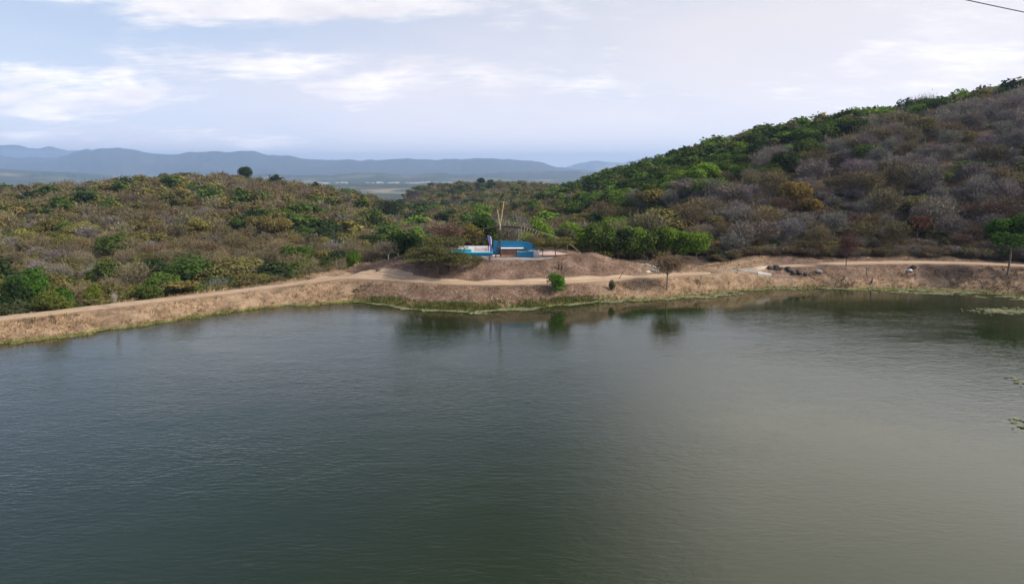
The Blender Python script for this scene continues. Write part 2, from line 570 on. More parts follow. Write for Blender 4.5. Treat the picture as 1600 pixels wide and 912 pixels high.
land = np.clip((GY - forest_edge(GX / GY)) / 3.0 + 0.5, 0, 1)        # 1 in the woods
wet = np.clip(1 - GZ / np.interp(800 + F * GX / GY, (500, 600, 950, 1100), (0.42, 0.75, 0.75, 0.5)), 0, 1) * (1 - land) * np.clip((40 - shore_d) / 20, 0, 1)
u_px = 800 + F * GX / GY
soil = np.clip(1 - np.abs((u_px - 790) / 260) ** 4, 0, 1) * np.clip((GY - forest_edge(GX / GY) + 40) / 5, 0, 1) * (1 - land) * np.clip((fine_m * 0 + GZ - 2.3) / 0.6, 0, 1)
right_bank = np.clip((u_px - 1180) / 80, 0, 1) * np.clip((GZ - 1.35 - 0.5 * fbm(GX / 5, GY / 3, 3)) / 0.5, 0, 1) * (1 - land)
cut_bank = np.clip((u_px - 530) / 50, 0, 1) * np.clip((960 - u_px) / 60, 0, 1) * (1 - land) * 0.62
soil = np.maximum(np.maximum(soil, right_bank), cut_bank)

mg, t = new_mat('earth')
P_ = pos(t)
a = t.n('ShaderNodeAttribute', attribute_name='zone')
zr, zg, zb = t.xyz(a.outputs['Color'])
n1, n2, n3 = t.noise(P_, 0.35, 6, 0.62), t.noise(P_, 2.2, 5, 0.65), t.noise(P_, 0.11, 4, 0.6)
straw = t.ramp(t.m('ADD', t.m('MULTIPLY', n1, 0.6), t.m('MULTIPLY', n2, 0.4)), ((0.34, (0.085, 0.058, 0.038)), (0.47, (0.19, 0.128, 0.080)), (0.62, (0.315, 0.224, 0.148))))
brown = t.ramp(t.m('ADD', t.m('MULTIPLY', n1, 0.55), t.m('MULTIPLY', n2, 0.45)), ((0.36, (0.060, 0.038, 0.028)), (0.5, (0.140, 0.092, 0.067)), (0.64, (0.25, 0.175, 0.13))))
green = t.ramp(n2, ((0.35, (0.055, 0.065, 0.02)), (0.55, (0.13, 0.13, 0.042)), (0.7, (0.22, 0.19, 0.08))))
litter = t.ramp(t.m('ADD', t.m('MULTIPLY', n1, 0.5), t.m('MULTIPLY', n2, 0.5)), ((0.3, (0.05, 0.037, 0.027)), (0.55, (0.10, 0.073, 0.05)), (0.7, (0.15, 0.115, 0.075))))
c = t.mix(t.mapr(t.m('ADD', t.m('ADD', zb, t.m('MULTIPLY', t.m('SUBTRACT', n3, 0.42), 1.3)), t.m('MULTIPLY', t.m('SUBTRACT', n1, 0.5), 1.2)), 0.35, 0.65), straw, brown)
c = t.mix(t.mapr(t.m('ADD', zg, t.m('MULTIPLY', t.m('SUBTRACT', n2, 0.5), 0.8)), 0.35, 0.7), c, green)
c = t.mix(t.mapr(t.m('ADD', zr, t.m('MULTIPLY', t.m('SUBTRACT', n1, 0.5), 0.7)), 0.35, 0.65), c, litter)
finish(t, c, 0.95, bump(t, n2, 0.7, 0.25), 0.1)
go = link_mesh('ground', np.stack((GX, GY, GZ), -1).reshape(-1, 3), grid_faces(*GX.shape), mg, smooth=True)
kind(go, 'structure')
attr(go, 'zone', np.stack((land, wet, soil, np.ones_like(land)), -1).reshape(-1, 4), 'POINT')


# ---- paths: sheets with worn edges that dip into the ground
def strip(name, line, width, mat, lift=0.02, seed=1):
    line = np.asarray(line)
    tan = np.gradient(line[:, :2], axis=0)
    tan /= np.linalg.norm(tan, axis=1)[:, None]
    nor = np.stack((-tan[:, 1], tan[:, 0]), -1)
    offs = np.array((-1.0, -0.8, -0.55, -0.3, -0.12, 0, 0.12, 0.3, 0.55, 0.8, 1.0))
    s = np.cumsum(np.append(0, np.linalg.norm(np.diff(line[:, :2], axis=0), axis=1)))
    V = []
    for o in offs:
        wob = 1 + (0.35 * fbm(s / 2.1 + seed * 9.7 + (50 if o > 0 else 0), s * 0 + 3.3, 3)) * (abs(o) > 0.5)
        p = line[:, :2] + nor * (o * width / 2 * wob)[:, None]
        z = ground(p[:, 0], p[:, 1]) + lift - (0.16 if abs(o) > 0.9 else 0.0) + (0.04 if abs(o) == 0.8 else (-0.03 if abs(o) in (0.3, 0.55) else 0))
        V.append(np.column_stack((p, z)))
    V = np.array(V)
    o = link_mesh(name, V.reshape(-1, 3), grid_faces(len(offs), len(line)), mat, smooth=True)
    attr(o, 'across', np.repeat(np.abs(offs), len(line)), 'POINT', 'FLOAT')
    return kind(o, 'structure')


mp, t = new_mat('sandy_path')
P_ = pos(t)
n1, n2 = t.noise(P_, 0.5, 5, 0.6), t.noise(P_, 4.0, 4, 0.6)
sand = t.ramp(t.m('ADD', t.m('MULTIPLY', n1, 0.6), t.m('MULTIPLY', n2, 0.4)), ((0.32, (0.25, 0.17, 0.11)), (0.5, (0.36, 0.26, 0.178)), (0.68, (0.45, 0.345, 0.25))))
ac = t.n('ShaderNodeAttribute', attribute_name='across').outputs['Fac']
rough_edge = t.m('MAXIMUM', t.mapr(ac, 0.26, 0.0, 0.0, 0.75), t.mapr(ac, 0.55, 0.95, 0.0, 1.0))
rough_edge = t.mapr(t.m('ADD', rough_edge, t.m('MULTIPLY', t.m('SUBTRACT', n1, 0.5), 1.6)), 0.35, 0.85, 0.0, 0.8)
finish(t, t.mix(rough_edge, sand, (0.185, 0.125, 0.078)), 0.95, bump(t, n2, 0.4, 0.05), 0.1)
strip('path', even(path_xyz, 0.5), 3.1, mp, 0.03)
strip('side_track', even(TRACK, 0.5), 2.6, mp, 0.06, 2)

# ---- water: one sheet that ends inside the banks
mw, t = new_mat('lake_water')
P_ = pos(t)
calm = t.n('ShaderNodeAttribute', attribute_name='ripple').outputs['Fac']
v1 = t.vm('MULTIPLY', P_, (1.0, 2.6, 1.0))
wob = t.noise(P_, 0.25, 2, 0.5)
n_a = t.noise(t.vm('ADD', v1, t.vec(0.0, t.m('MULTIPLY', wob, 3.0), 0.0)), 1.15, 3, 0.55, 0.3)
n_b = t.noise(t.vm('MULTIPLY', P_, (1.0, 1.7, 1.0)), 0.35, 3, 0.5, 0.4)
patch = t.mapr(t.noise(t.vm('MULTIPLY', P_, (1.0, 2.0, 1.0)), 0.030, 4, 0.6), 0.35, 0.65, 0.35, 1.3)
hgt = t.m('MULTIPLY', t.m('ADD', n_a, t.m('MULTIPLY', n_b, 0.7)), t.m('MULTIPLY', calm, patch))
murk = t.mix(t.noise(P_, 0.03, 3, 0.5), (0.010, 0.016, 0.004), (0.016, 0.023, 0.005))
p = finish(t, murk, 0.05, bump(t, hgt, 1.0, 0.032), 0.5)
p.inputs['IOR'].default_value = 1.40
wl = []
edge = spline(np.column_stack((shore_xy, np.zeros(len(shore_xy)))), 6)[:, :2]
scales = np.concatenate((np.linspace(0.02, 0.9, 24), np.linspace(0.905, 1.022, 24)))
WV = np.array([np.column_stack((edge[:, 0] * s, edge[:, 1] * s + (s < 0.03) * -25, np.zeros(len(edge)))) for s in scales])
wo = link_mesh('lake_water', WV.reshape(-1, 3), grid_faces(*WV.shape[:2]), mw, smooth=True)
kind(wo, 'structure')
wx, wy = WV[..., 0].ravel(), WV[..., 1].ravel()
sd_ = dist_poly(wx, wy, shore_xy)
shelter = 1.3 * np.exp(-((wx - 12) / 28) ** 2) * np.clip(1 - sd_ / 30, 0, 1) + np.exp(-((wx - 42) / 16) ** 2) * np.clip(1 - sd_ / 12, 0, 1)
attr(wo, 'ripple', np.clip(1 - 0.95 * shelter, 0.05, 1) * np.interp(wx, (-40, -5, 25), (1.4, 1.15, 0.85)), 'POINT', 'FLOAT')

# ---- plain, far hills, mountains
mf, t = new_mat('far_land')
P_ = pos(t)
n1 = t.noise(P_, 0.0011, 6, 0.6)
vor = t.n('ShaderNodeTexVoronoi')
t.put(vor.inputs['Vector'], t.vm('MULTIPLY', P_, (1, 0.6, 0)))
vor.inputs['Scale'].default_value = 0.0035
fields = t.ramp(t.xyz(vor.outputs['Color'])[0], ((0.0, (0.05, 0.07, 0.03)), (0.45, (0.11, 0.11, 0.06)), (0.75, (0.22, 0.18, 0.11)), (1.0, (0.42, 0.36, 0.26))), 'CONSTANT')
woods = t.ramp(t.noise(P_, 0.012, 5, 0.65), ((0.35, (0.025, 0.037, 0.018)), (0.65, (0.065, 0.068, 0.036))))
c = t.mix(t.mapr(n1, 0.46, 0.60), woods, fields)
finish(t, c, 0.95, bump(t, t.noise(P_, 0.02, 5, 0.65), 1.0, 12.0), 0.05)
us2 = np.linspace(-1.35, 1.35, 300)
yy2 = np.geomspace(1500, 26500, 200)
U2, Y2 = np.meshgrid(us2, yy2)
X2 = U2 * Y2
Z2 = -103 + 150 * np.clip(fbm(X2 / 2600, Y2 / 2600, 5) - 0.06, -0.02, 1) * np.clip((Y2 - 2000) / 2500, 0, 1)
Z2 -= 8 * np.clip((2600 - Y2) / 600, 0, 1)
kind(link_mesh('plain', np.stack((X2, Y2, Z2), -1).reshape(-1, 3), grid_faces(*U2.shape), mf, smooth=True), 'structure')

mm, t = new_mat('mountain_forest')
P_ = pos(t)
n1, n2 = t.noise(P_, 0.0022, 7, 0.65), t.noise(P_, 0.0007, 4, 0.6)
c = t.ramp(t.m('ADD', t.m('MULTIPLY', n1, 0.6), t.m('MULTIPLY', n2, 0.4)), ((0.35, (0.025, 0.032, 0.018)), (0.6, (0.065, 0.062, 0.038)), (0.75, (0.20, 0.17, 0.12))))
finish(t, c, 0.95, None, 0.05)
mm_pale, t = new_mat('mountain_scrub')
P_ = pos(t)
n1 = t.noise(P_, 0.002, 7, 0.65)
finish(t, t.ramp(n1, ((0.40, (0.05, 0.05, 0.03)), (0.55, (0.14, 0.12, 0.085)), (0.72, (0.55, 0.50, 0.44)))), 0.95, None, 0.05)


def range_mesh(name, Y, crest, depth, mat, seed, rough=70):
    """a mountain range whose crest runs through photo points at depth Y; flanks folded into spurs"""
    crest = np.array(crest, float)
    px = np.linspace(crest[0, 0], crest[-1, 0], 420)
    py = np.interp(px, crest[:, 0], crest[:, 1])
    py = np.convolve(np.pad(py, 4, mode='edge'), np.ones(9) / 9, 'valid')
    py = py + 10.0 * fbm(px / 30.0 + seed * 3, px * 0 + seed, 4)
    top = np.array([at_y(a, b, Y) for a, b in zip(px, py)])
    f = np.linspace(-1, 1, 45)
    V = []
    for s in f:
        e = abs(s)
        yv = Y + s * depth
        x = top[:, 0] * (yv / Y if s < 0 else 1)
        base = -108.0
        spur = fbm(top[:, 0] / 900 + seed, np.full(len(px), yv / 2600 + seed), 5)
        k = np.clip((1 - e) ** 0.95 + 1.0 * spur * (1 - (1 - e) ** 2) * (1 - e) ** 0.3, 0, 1)
        z = base + (top[:, 2] - base) * k + (1 - e) * 18 * fbm(top[:, 0] / 260 + seed, np.full(len(px), s * 8), 3)
        V.append(np.column_stack((x, np.full(len(px), yv), z)))
    V = np.array(V)
    return kind(link_mesh(name, V.reshape(-1, 3), grid_faces(*V.shape[:2]), mat, smooth=True), 'structure')


range_mesh('mountain', 13500, ((-700, 240), (-300, 225), (-150, 235), (0, 243), (30, 246), (70, 248), (105, 243), (135, 234), (170, 231), (200, 234), (235, 238), (275, 240),
           (300, 238), (330, 236), (365, 234.5), (400, 237), (430, 242), (470, 248), (520, 253), (560, 250.5), (600, 248.5), (645, 247.5), (700, 248), (760, 249),
           (820, 251), (860, 256), (900, 266), (960, 272)), 2400, mm, 3.7)
range_mesh('mountain', 20500, ((700, 270), (800, 268), (860, 264), (900, 258), (930, 252), (955, 255), (990, 250), (1030, 247.5), (1090, 250), (1200, 255), (1400, 262), (1700, 268)), 3000, mm_pale, 8.2)
range_mesh('mountain', 21500, ((-500, 232), (-200, 226), (0, 228), (60, 231), (140, 236), (260, 244), (420, 254), (560, 262)), 3000, mm, 5.1)
range_mesh('hill', 6800, ((-400, 262), (-150, 258), (-40, 262), (40, 267), (100, 272), (180, 275), (300, 277), (420, 280)), 1700, mf, 1.3)
range_mesh('hill', 9300, ((720, 272), (800, 269), (850, 267), (876, 265.5), (900, 268), (960, 270), (1050, 271), (1150, 275)), 1300, mm, 6.4)
range_mesh('hill', 7600, ((380, 279), (430, 271), (480, 274), (560, 271), (640, 274), (700, 272), (760, 276), (820, 279)), 1200, mf, 2.4)

# ---- the air
hz_b = [(-36000, -1500, -125), (36000, 26800, 500)]
bm = bmesh.new()
bmesh.ops.create_cube(bm, size=1)
for v in bm.verts:
    v.co = Vector([(hz_b[0][i] + hz_b[1][i]) / 2 + v.co[i] * (hz_b[1][i] - hz_b[0][i]) for i in range(3)])
mh = bpy.data.materials.new('air')
mh.use_nodes = True
t = NT(mh.node_tree)
pv = t.n('ShaderNodeVolumePrincipled')
pv.inputs['Color'].default_value = (0.45, 0.65, 1.0, 1)
pv.inputs['Density'].default_value = 8.0e-5
pv.inputs['Anisotropy'].default_value = 0.1
t.t.links.new(pv.outputs[0], t.n('ShaderNodeOutputMaterial').inputs['Volume'])
kind(bm_obj('haze', bm, mh), 'stuff')


# ------------------------------------------------------------------ shapes
def tube(bm, pts, radii, n=7, cap=True):
    pts = [Vector(p) for p in pts]
    rings = []
    for i, p in enumerate(pts):
        d = (pts[min(i + 1, len(pts) - 1)] - pts[max(i - 1, 0)]).normalized()
        a = d.cross(Vector((0.31, 0.95, 0.1)) if abs(d.y) < 0.9 else Vector((1, 0, 0))).normalized()
        b = d.cross(a)
        r = radii[i] if hasattr(radii, '__len__') else radii
        rings.append([bm.verts.new(p + (a * math.cos(2 * math.pi * k / n) + b * math.sin(2 * math.pi * k / n)) * r) for k in range(n)])
    for A, B in zip(rings[:-1], rings[1:]):
        for k in range(n):
            bm.faces.new((A[k], A[(k + 1) % n], B[(k + 1) % n], B[k]))
    if cap:
        bm.faces.new(rings[0][::-1])
        bm.faces.new(rings[-1])


def box(bm, x0, x1, y0, y1, z0, z1, bev=0.0):
    g = bmesh.ops.create_cube(bm, size=1)
    for v in g['verts']:
        v.co = Vector(((x0 + x1) / 2 + v.co.x * (x1 - x0), (y0 + y1) / 2 + v.co.y * (y1 - y0), (z0 + z1) / 2 + v.co.z * (z1 - z0)))
    if bev:
        es = list({e for v in g['verts'] for e in v.link_edges})
        bmesh.ops.bevel(bm, geom=es, offset=bev, segments=2, affect='EDGES')


def prism(bm, outline, y0, y1):
    """outline in x, z extruded from y0 to y1"""
    A = [bm.verts.new((x, y0, z)) for x, z in outline]
    B = [bm.verts.new((x, y1, z)) for x, z in outline]
    bm.faces.new(A)
    bm.faces.new(B[::-1])
    for k in range(len(A)):
        j = (k + 1) % len(A)
        bm.faces.new((A[k], B[k], B[j], A[j]))
    bmesh.ops.recalc_face_normals(bm, faces=bm.faces)


# ------------------------------------------------------------------ trees
def unit(v):
    return v / np.maximum(np.linalg.norm(v, axis=-1, keepdims=True), 1e-9)


def leaf_quads(Cn, Nn, size, g):
    """one irregular quad per centre, facing roughly Nn"""
    n = unit(Nn + g.normal(0, 0.55, Cn.shape))
    a = unit(np.cross(n, g.normal(0, 1, Cn.shape)))
    b = np.cross(n, a)
    s = np.asarray(size)[:, None]
    k = g.uniform(0.65, 1.15, (len(Cn), 4, 1))
    V = np.stack((Cn + a * s * k[:, 0], Cn + b * s * 0.75 * k[:, 1], Cn - a * s * k[:, 2], Cn - b * s * 0.75 * k[:, 3]), 1)
    return V.reshape(-1, 3), np.arange(len(Cn) * 4).reshape(-1, 4)


def sliver_tris(P0, P1, wd, g):
    """a twig as a long thin triangle"""
    d = unit(P1 - P0)
    a = unit(np.cross(d, g.normal(0, 1, P0.shape))) * (np.asarray(wd)[:, None] / 2)
    V = np.stack((P0 + a, P0 - a, P1), 1)
    return V.reshape(-1, 3), np.arange(len(P0) * 3).reshape(-1, 3)


def crown_blobs(g, style):
    """ellipsoids of a unit tree (height 1, crown about 1 wide)"""
    if style == 'round':
        k = int(g.integers(9, 14))
        c = unit(g.normal(0, 1, (k, 3))) * g.uniform(0.12, 0.30, (k, 1))
        c[:, 2] = c[:, 2] * 0.75 + 0.64
        r = g.uniform(0.14, 0.24, k)
        return c, np.stack((r, r, r * 0.82), -1)
    if style == 'tall':
        k = 11
        c = np.column_stack((g.normal(0, 0.15, k), g.normal(0, 0.15, k), g.uniform(0.38, 0.85, k)))
        r = g.uniform(0.15, 0.22, k)
        return c, np.stack((r, r, r), -1)
    if style == 'flat':                                   # spreading layered crown
        k = 18
        ang = g.uniform(0, 6.28, k)
        rad = np.sqrt(g.uniform(0, 1, k)) * 0.62
        c = np.column_stack((rad * np.cos(ang), rad * np.sin(ang), 0.90 - 0.40 * rad ** 2 - g.uniform(0, 0.36, k)))
        r = g.uniform(0.18, 0.32, k)
        return c, np.stack((r, r, r * 0.26), -1)
    if style == 'umbrella':                               # domed crown on a bare trunk
        k = 16
        ang = g.uniform(0, 6.28, k)
        rad = np.sqrt(g.uniform(0, 1, k)) * 0.42
        c = np.column_stack((rad * np.cos(ang), rad * np.sin(ang), 0.86 - 1.0 * rad ** 2 - g.uniform(0, 0.24, k)))
        r = g.uniform(0.14, 0.22, k)
        return c, np.stack((r, r, r * 0.55), -1)
    k = 9                                                 # bush
    ang = g.uniform(0, 6.28, k)
    rad = np.sqrt(g.uniform(0, 1, k)) * 0.30
    c = np.column_stack((rad * np.cos(ang), rad * np.sin(ang), g.uniform(0.28, 0.70, k) - 0.3 * rad))
    r = g.uniform(0.20, 0.30, k)
    return c, np.stack((r, r, r), -1)


def leafy_cloud(g, style, n, size):
    c, r = crown_blobs(g, style)
    wgt = r[:, 0] ** 2
    i = g.choice(len(c), n, p=wgt / wgt.sum())
    d = unit(g.normal(0, 1, (n, 3)) + (0, 0, 0.35))
    rho = np.where(g.random(n) < 0.75, g.uniform(0.78, 1.12, n), g.uniform(0.25, 0.8, n))[:, None]
    P0 = c[i] + d * r[i] * rho
    nn = d * 0.8 + (0, 0, 0.5)
    V, Q = leaf_quads(P0, nn, size * g.uniform(0.6, 1.3, n), g)
    blobv = g.random(len(c))
    vary = np.clip(0.5 * blobv[i] + 0.5 * g.random(n), 0, 1)
    return V, Q, vary


def bare_skeleton(g, spread=0.46, low=0.25):
    """limbs of a unit tree: list of polylines with radii"""
    limbs = []
    k = int(g.integers(7, 10))
    for j in range(k):
        ang = j * 2.4 + g.uniform(-0.4, 0.4)
        out = spread * math.sqrt(g.uniform(0.05, 1))
        z0 = low + g.uniform(-0.06, 0.12)
        e = np.array((math.cos(ang) * out, math.sin(ang) * out, 0.93 - 0.9 * out ** 2 - g.uniform(0, 0.12)))
        s = np.array((0, 0, z0))
        mid = s + (e - s) * 0.5 + np.array((math.cos(ang), math.sin(ang), 0)) * 0.09 * out + g.normal(0, 0.02, 3)
        limbs.append((s, mid, e))
    return limbs


def bare_cloud(g, n, length, width, limbs, shell=0.62, blob='round'):
    P0, P1 = [], []
    k = len(limbs)
    bc, br = crown_blobs(g, blob)
    for _ in range(int(n * shell)):                       # fine twigs that make the outline of the crown
        b = int(g.integers(len(bc)))
        d = g.normal(0, 1, 3) + (0, 0, 0.45)
        d /= np.linalg.norm(d)
        p = bc[b] + d * br[b] * g.uniform(0.55, 1.0)
        e = d + g.normal(0, 0.55, 3) + (0, 0, 0.15)
        P0.append(p)
        P1.append(p + e / np.linalg.norm(e) * length * g.uniform(0.35, 0.8))
    for _ in range(n - int(n * shell)):
        s, m_, e = limbs[int(g.integers(k))]
        tt = g.uniform(0.35, 1.0)
        p = (1 - tt) ** 2 * s + 2 * tt * (1 - tt) * m_ + tt * tt * e
        p = p + g.normal(0, 0.065, 3) * (0.5 + tt)
        d = p - np.array((0, 0, 0.32))
        d = d / (np.linalg.norm(d) + 1e-6) + np.array((0, 0, 0.3)) + g.normal(0, 0.45, 3)
        d = d / np.linalg.norm(d)
        P0.append(p)
        P1.append(p + d * length * g.uniform(0.5, 1.3))
    P0, P1 = np.array(P0), np.array(P1)
    V, T = sliver_tris(P0, P1, width * g.uniform(0.5, 1.4, n), g)
    return V, T, g.random(n)


def trunk_mesh(g, limbs, base_r, lift=0.0):
    bm = bmesh.new()
    lean = g.normal(0, 0.012, 2)
    top = max(l[0][2] for l in limbs)
    tube(bm, [(0, 0, -0.06), (0, 0, 0.02), (lean[0], lean[1], top * 0.55), (0, 0, top)], [base_r * 1.5, base_r * 1.15, base_r, base_r * 0.8], 7)
    for s, m_, e in limbs:
        tube(bm, [tuple(s - np.array((0, 0, 0.02))), tuple(m_), tuple(e)], [base_r * 0.6, base_r * 0.38, base_r * 0.12], 5, False)
    return bm


PROTO = {}


def proto(key, style, n, size, seed, bare=False, trunk_r=0.016, twig=(0.16, 0.012)):
    """trunk and crown meshes of one unit tree"""
    g = np.random.default_rng(seed)
    if bare:
        spread, low = {'bare': (0.46, 0.25), 'dome': (0.50, 0.45), 'upright': (0.30, 0.2)}[style]
        limbs = bare_skeleton(g, spread, low)
        V, Fc, vary = bare_cloud(g, n, twig[0], twig[1], limbs, {'bare': 0.68, 'dome': 0.75}.get(style, 0.0), 'umbrella' if style == 'dome' else 'round')
    else:
        V, Fc, vary = leafy_cloud(g, style, n, size)
        c, r = crown_blobs(np.random.default_rng(seed), style)
        low = {'round': 0.32, 'tall': 0.2, 'flat': 0.3, 'umbrella': 0.52, 'bush': 0.1}[style]
        limbs = [(np.array((0, 0, low)), (np.array((0, 0, low)) + ci) / 2 + np.array((ci[0], ci[1], 0)) * 0.15, ci) for ci in c[:8]]
    tm = bm_obj('trunk', trunk_mesh(g, limbs, trunk_r), M['bark'], smooth=True)
    cr = link_mesh('crown', V, Fc, M['twig' if bare else 'leaf'])
    attr(cr, 'vary', vary, 'FACE', 'FLOAT')
    me = (tm.data, cr.data)
    bpy.data.objects.remove(tm)
    bpy.data.objects.remove(cr)
    PROTO[key] = me


for i in range(5):
    proto(('bare', i), 'bare', 3400, 0, 100 + i, True, 0.014, (0.12, 0.012))
for i in range(2):
    proto(('upright', i), 'upright', 900, 0, 120 + i, True, 0.012, (0.16, 0.012))
proto(('dome', 0), 'dome', 5200, 0, 130, True, 0.018, (0.11, 0.013))
for i in range(5):
    proto(('round', i), 'round', 3000, 0.030, 140 + i)
for i in range(3):
    proto(('tall', i), 'tall', 2800, 0.029, 150 + i)
for i in range(3):
    proto(('flat', i), 'flat', 2800, 0.030, 160 + i, trunk_r=0.018)
proto(('umbrella', 0), 'umbrella', 4000, 0.027, 170, trunk_r=0.015)
for i in range(4):
    proto(('bush', i), 'bush', 2200, 0.038, 180 + i, trunk_r=0.012)

BARK_COPY = {}


def trunk_data(key, bark):
    if bark == 'bark':
        return PROTO[key][0]
    if (key, bark) not in BARK_COPY:
        d = PROTO[key][0].copy()
        d.materials.clear()
        d.materials.append(M[bark])
        BARK_COPY[(key, bark)] = d
    return BARK_COPY[(key, bark)]


def plant(name, label, cat, key, loc, h, wd, tint, rz, group=None, bark='bark'):
    r = thing(name, label, cat, loc, rz, group)
    for nm, d in (('trunk', trunk_data(key, bark)), ('crown', PROTO[key][1])):
        o = bpy.data.objects.new(nm, d)
        C.objects.link(o)
        o.parent = r
        o.scale = (wd, wd, h)
        if nm == 'crown':
            o.color = (*tint, 1)
    return r


TINT = {'brown': (0.148, 0.119, 0.072), 'grey': (0.165, 0.145, 0.136), 'tan': (0.190, 0.158, 0.098), 'rust': (0.135, 0.092, 0.070),
        'olive': (0.135, 0.122, 0.046), 'yellow': (0.170, 0.152, 0.050), 'green': (0.070, 0.105, 0.026), 'dark': (0.034, 0.052, 0.021),
        'bright': (0.115, 0.185, 0.028), 'orange': (0.18, 0.125, 0.04), 'sage': (0.085, 0.095, 0.050)}
COLOUR_WORD = {'brown': 'brown leafless', 'grey': 'grey leafless', 'tan': 'tan leafless', 'rust': 'rust-brown', 'olive': 'olive leafy', 'yellow': 'yellow-green leafy',
               'green': 'green leafy', 'dark': 'dark green leafy', 'bright': 'bright green leafy', 'orange': 'orange-yellow', 'sage': 'sage green leafy'}

LAND = []            # landmarks: (px, py, phrase)
TAKEN = []           # (x, y, radius) kept free of the random woods


def landmark(name, label, phrase, key, px, Y, top_py, width_px, tint, cat='tree', base_z=None, bark='bark', sink=0.0, group=None):
    z0 = 0.0
    for _ in range(3):
        x = col_x(px, Y, z0)
        z0 = float(ground(x, Y)[0])
    z0 = z0 - sink
    top = at_y(px, top_py, Y)[2]
    h = max(top - z0, 0.6)
    style = key[0]
    wd_m = width_px / F * Y
    unit_w = {'round': 0.86, 'tall': 0.66, 'flat': 1.6, 'umbrella': 1.15, 'bush': 0.98, 'bare': 1.02, 'dome': 1.06, 'upright': 0.72}[style]
    hz = h / {'flat': 1.0, 'umbrella': 1.0, 'bush': 0.96, 'bare': 1.04, 'dome': 1.03, 'upright': 1.04}.get(style, 1.02)
    r = plant(name, label, cat, key, (x, Y, z0), hz, wd_m / unit_w, tint if not isinstance(tint, str) else TINT[tint], float(rng.uniform(0, 6.28)), group, bark)
    if phrase:
        LAND.append((px, (top_py * 0.6 + project(x, Y, z0)[1] * 0.4), phrase))
    TAKEN.append((x, Y, wd_m * 0.42))
    return r


def y_hill(px, base_py, start=90.0):
    """depth at which the ground of this column shows at row base_py (or its crest, if it never gets that high)"""
    Y = np.arange(start, 620.0, 1.0)
    x = (px - 800) / F * Y
    for _ in range(2):
        z = ground(x, Y)
        x = col_x(px, Y, z)
    py = project(x, Y, z)[1]
    hit = np.flatnonzero((py <= base_py) & (Y > forest_edge(x / Y)))
    return float(Y[hit[0]] if len(hit) else Y[np.argmin(np.where(Y > 150, py, 1e9))])


def y_of(px, py, z):
    return float(on_z(px, py, z)[1])


# trees the photo singles out ------------------------------------------------
ACA = (0.088, 0.090, 0.038)
for i, (px, bpy_, bz, top, wd, what) in enumerate((
        (664, 428, 3.2, 378, 74, 'flat-topped olive acacia at the dark-tree end of the mound slope'),
        (684, 431, 3.0, 384, 66, 'second flat-topped acacia along the mound slope, with several thin trunks'),
        (704, 432, 2.9, 388, 66, 'spreading flat-topped acacia in the middle of the row on the slope'),
        (722, 430, 3.1, 392, 60, 'flat-topped acacia below the turquoise bench'),
        (740, 427, 3.3, 397, 42, 'small flat-topped acacia nearest the thin post below the terrace'),
        (692, 405, 5.2, 366, 90, 'tall flat-topped acacia on the plateau behind the row on the slope'),
        (664, 405, 5.2, 372, 66, 'flat-topped acacia on the plateau beside the dense dark tree'),
        (650, 424, 3.4, 390, 48, 'low flat-topped acacia farthest from the terrace on the slope'))):
    landmark('flat_topped_tree', what, 'the flat-topped acacias' if i == 2 else None, ('flat', i % 3), px, y_of(px, bpy_, bz) if bpy_ > 410 else 116.5 + i % 2, top, wd, ACA, group='acacias on the mound')
landmark('dense_tree', 'dense dark evergreen tree at the end of the mound beside the acacias', 'the dense dark tree on the mound', ('tall', 0), 640, 117, 362, 44, (0.016, 0.032, 0.012))
landmark('bare_tree', 'pale trunked leafless tree beside the dense dark tree on the mound', 'the pale trunked bare tree', ('bare', 1), 607, 126, 372, 46, (0.145, 0.125, 0.105), bark='bark_pale')
landmark('bare_tree', 'reddish brown leafless tree rising behind the acacias', 'the reddish tree behind the acacias', ('bare', 2), 700, 133, 343, 74, (0.135, 0.088, 0.068))
landmark('yellow_leaved_tree', 'yellow-green sparse tree behind the left end of the bamboo arch', 'the yellow tree behind the arch', ('round', 1), 738, 136, 346, 40, (0.19, 0.165, 0.04))
landmark('dense_tree', 'round dark green tree right behind the two crossed bamboo poles', 'the round tree behind the bamboo poles', ('round', 2), 756, 139, 328, 52, (0.038, 0.070, 0.018))
landmark('flat_topped_tree', 'olive spreading tree in front of the hanging canes at the terrace end', 'the spreading tree by the blue wall', ('flat', 1), 848, 114.6, 369, 50, (0.12, 0.112, 0.042), group='acacias on the mound')
landmark('flat_topped_tree', 'wide olive spreading tree at the open end of the terrace', 'the wide tree at the terrace end', ('flat', 2), 868, 114.4, 367, 64, (0.115, 0.108, 0.042), group='acacias on the mound')
landmark('round_bush', 'bright green round bush beside the path above the reeds', 'the round green bush', ('bush', 0), 870, 103.2, 423, 36, (0.055, 0.135, 0.016), 'bush')
landmark('small_bush', 'small dark leaning shrub between the round bush and the dome tree', None, ('bush', 1), 957, 105.5, 435, 11, (0.05, 0.062, 0.03), 'bush')
landmark('dome_crowned_tree', 'tan leafless tree with a dome crown standing on the bank', 'the dome-crowned tree', ('dome', 0), 1042, 107.3, 392, 60, (0.185, 0.128, 0.085), bark='bark')
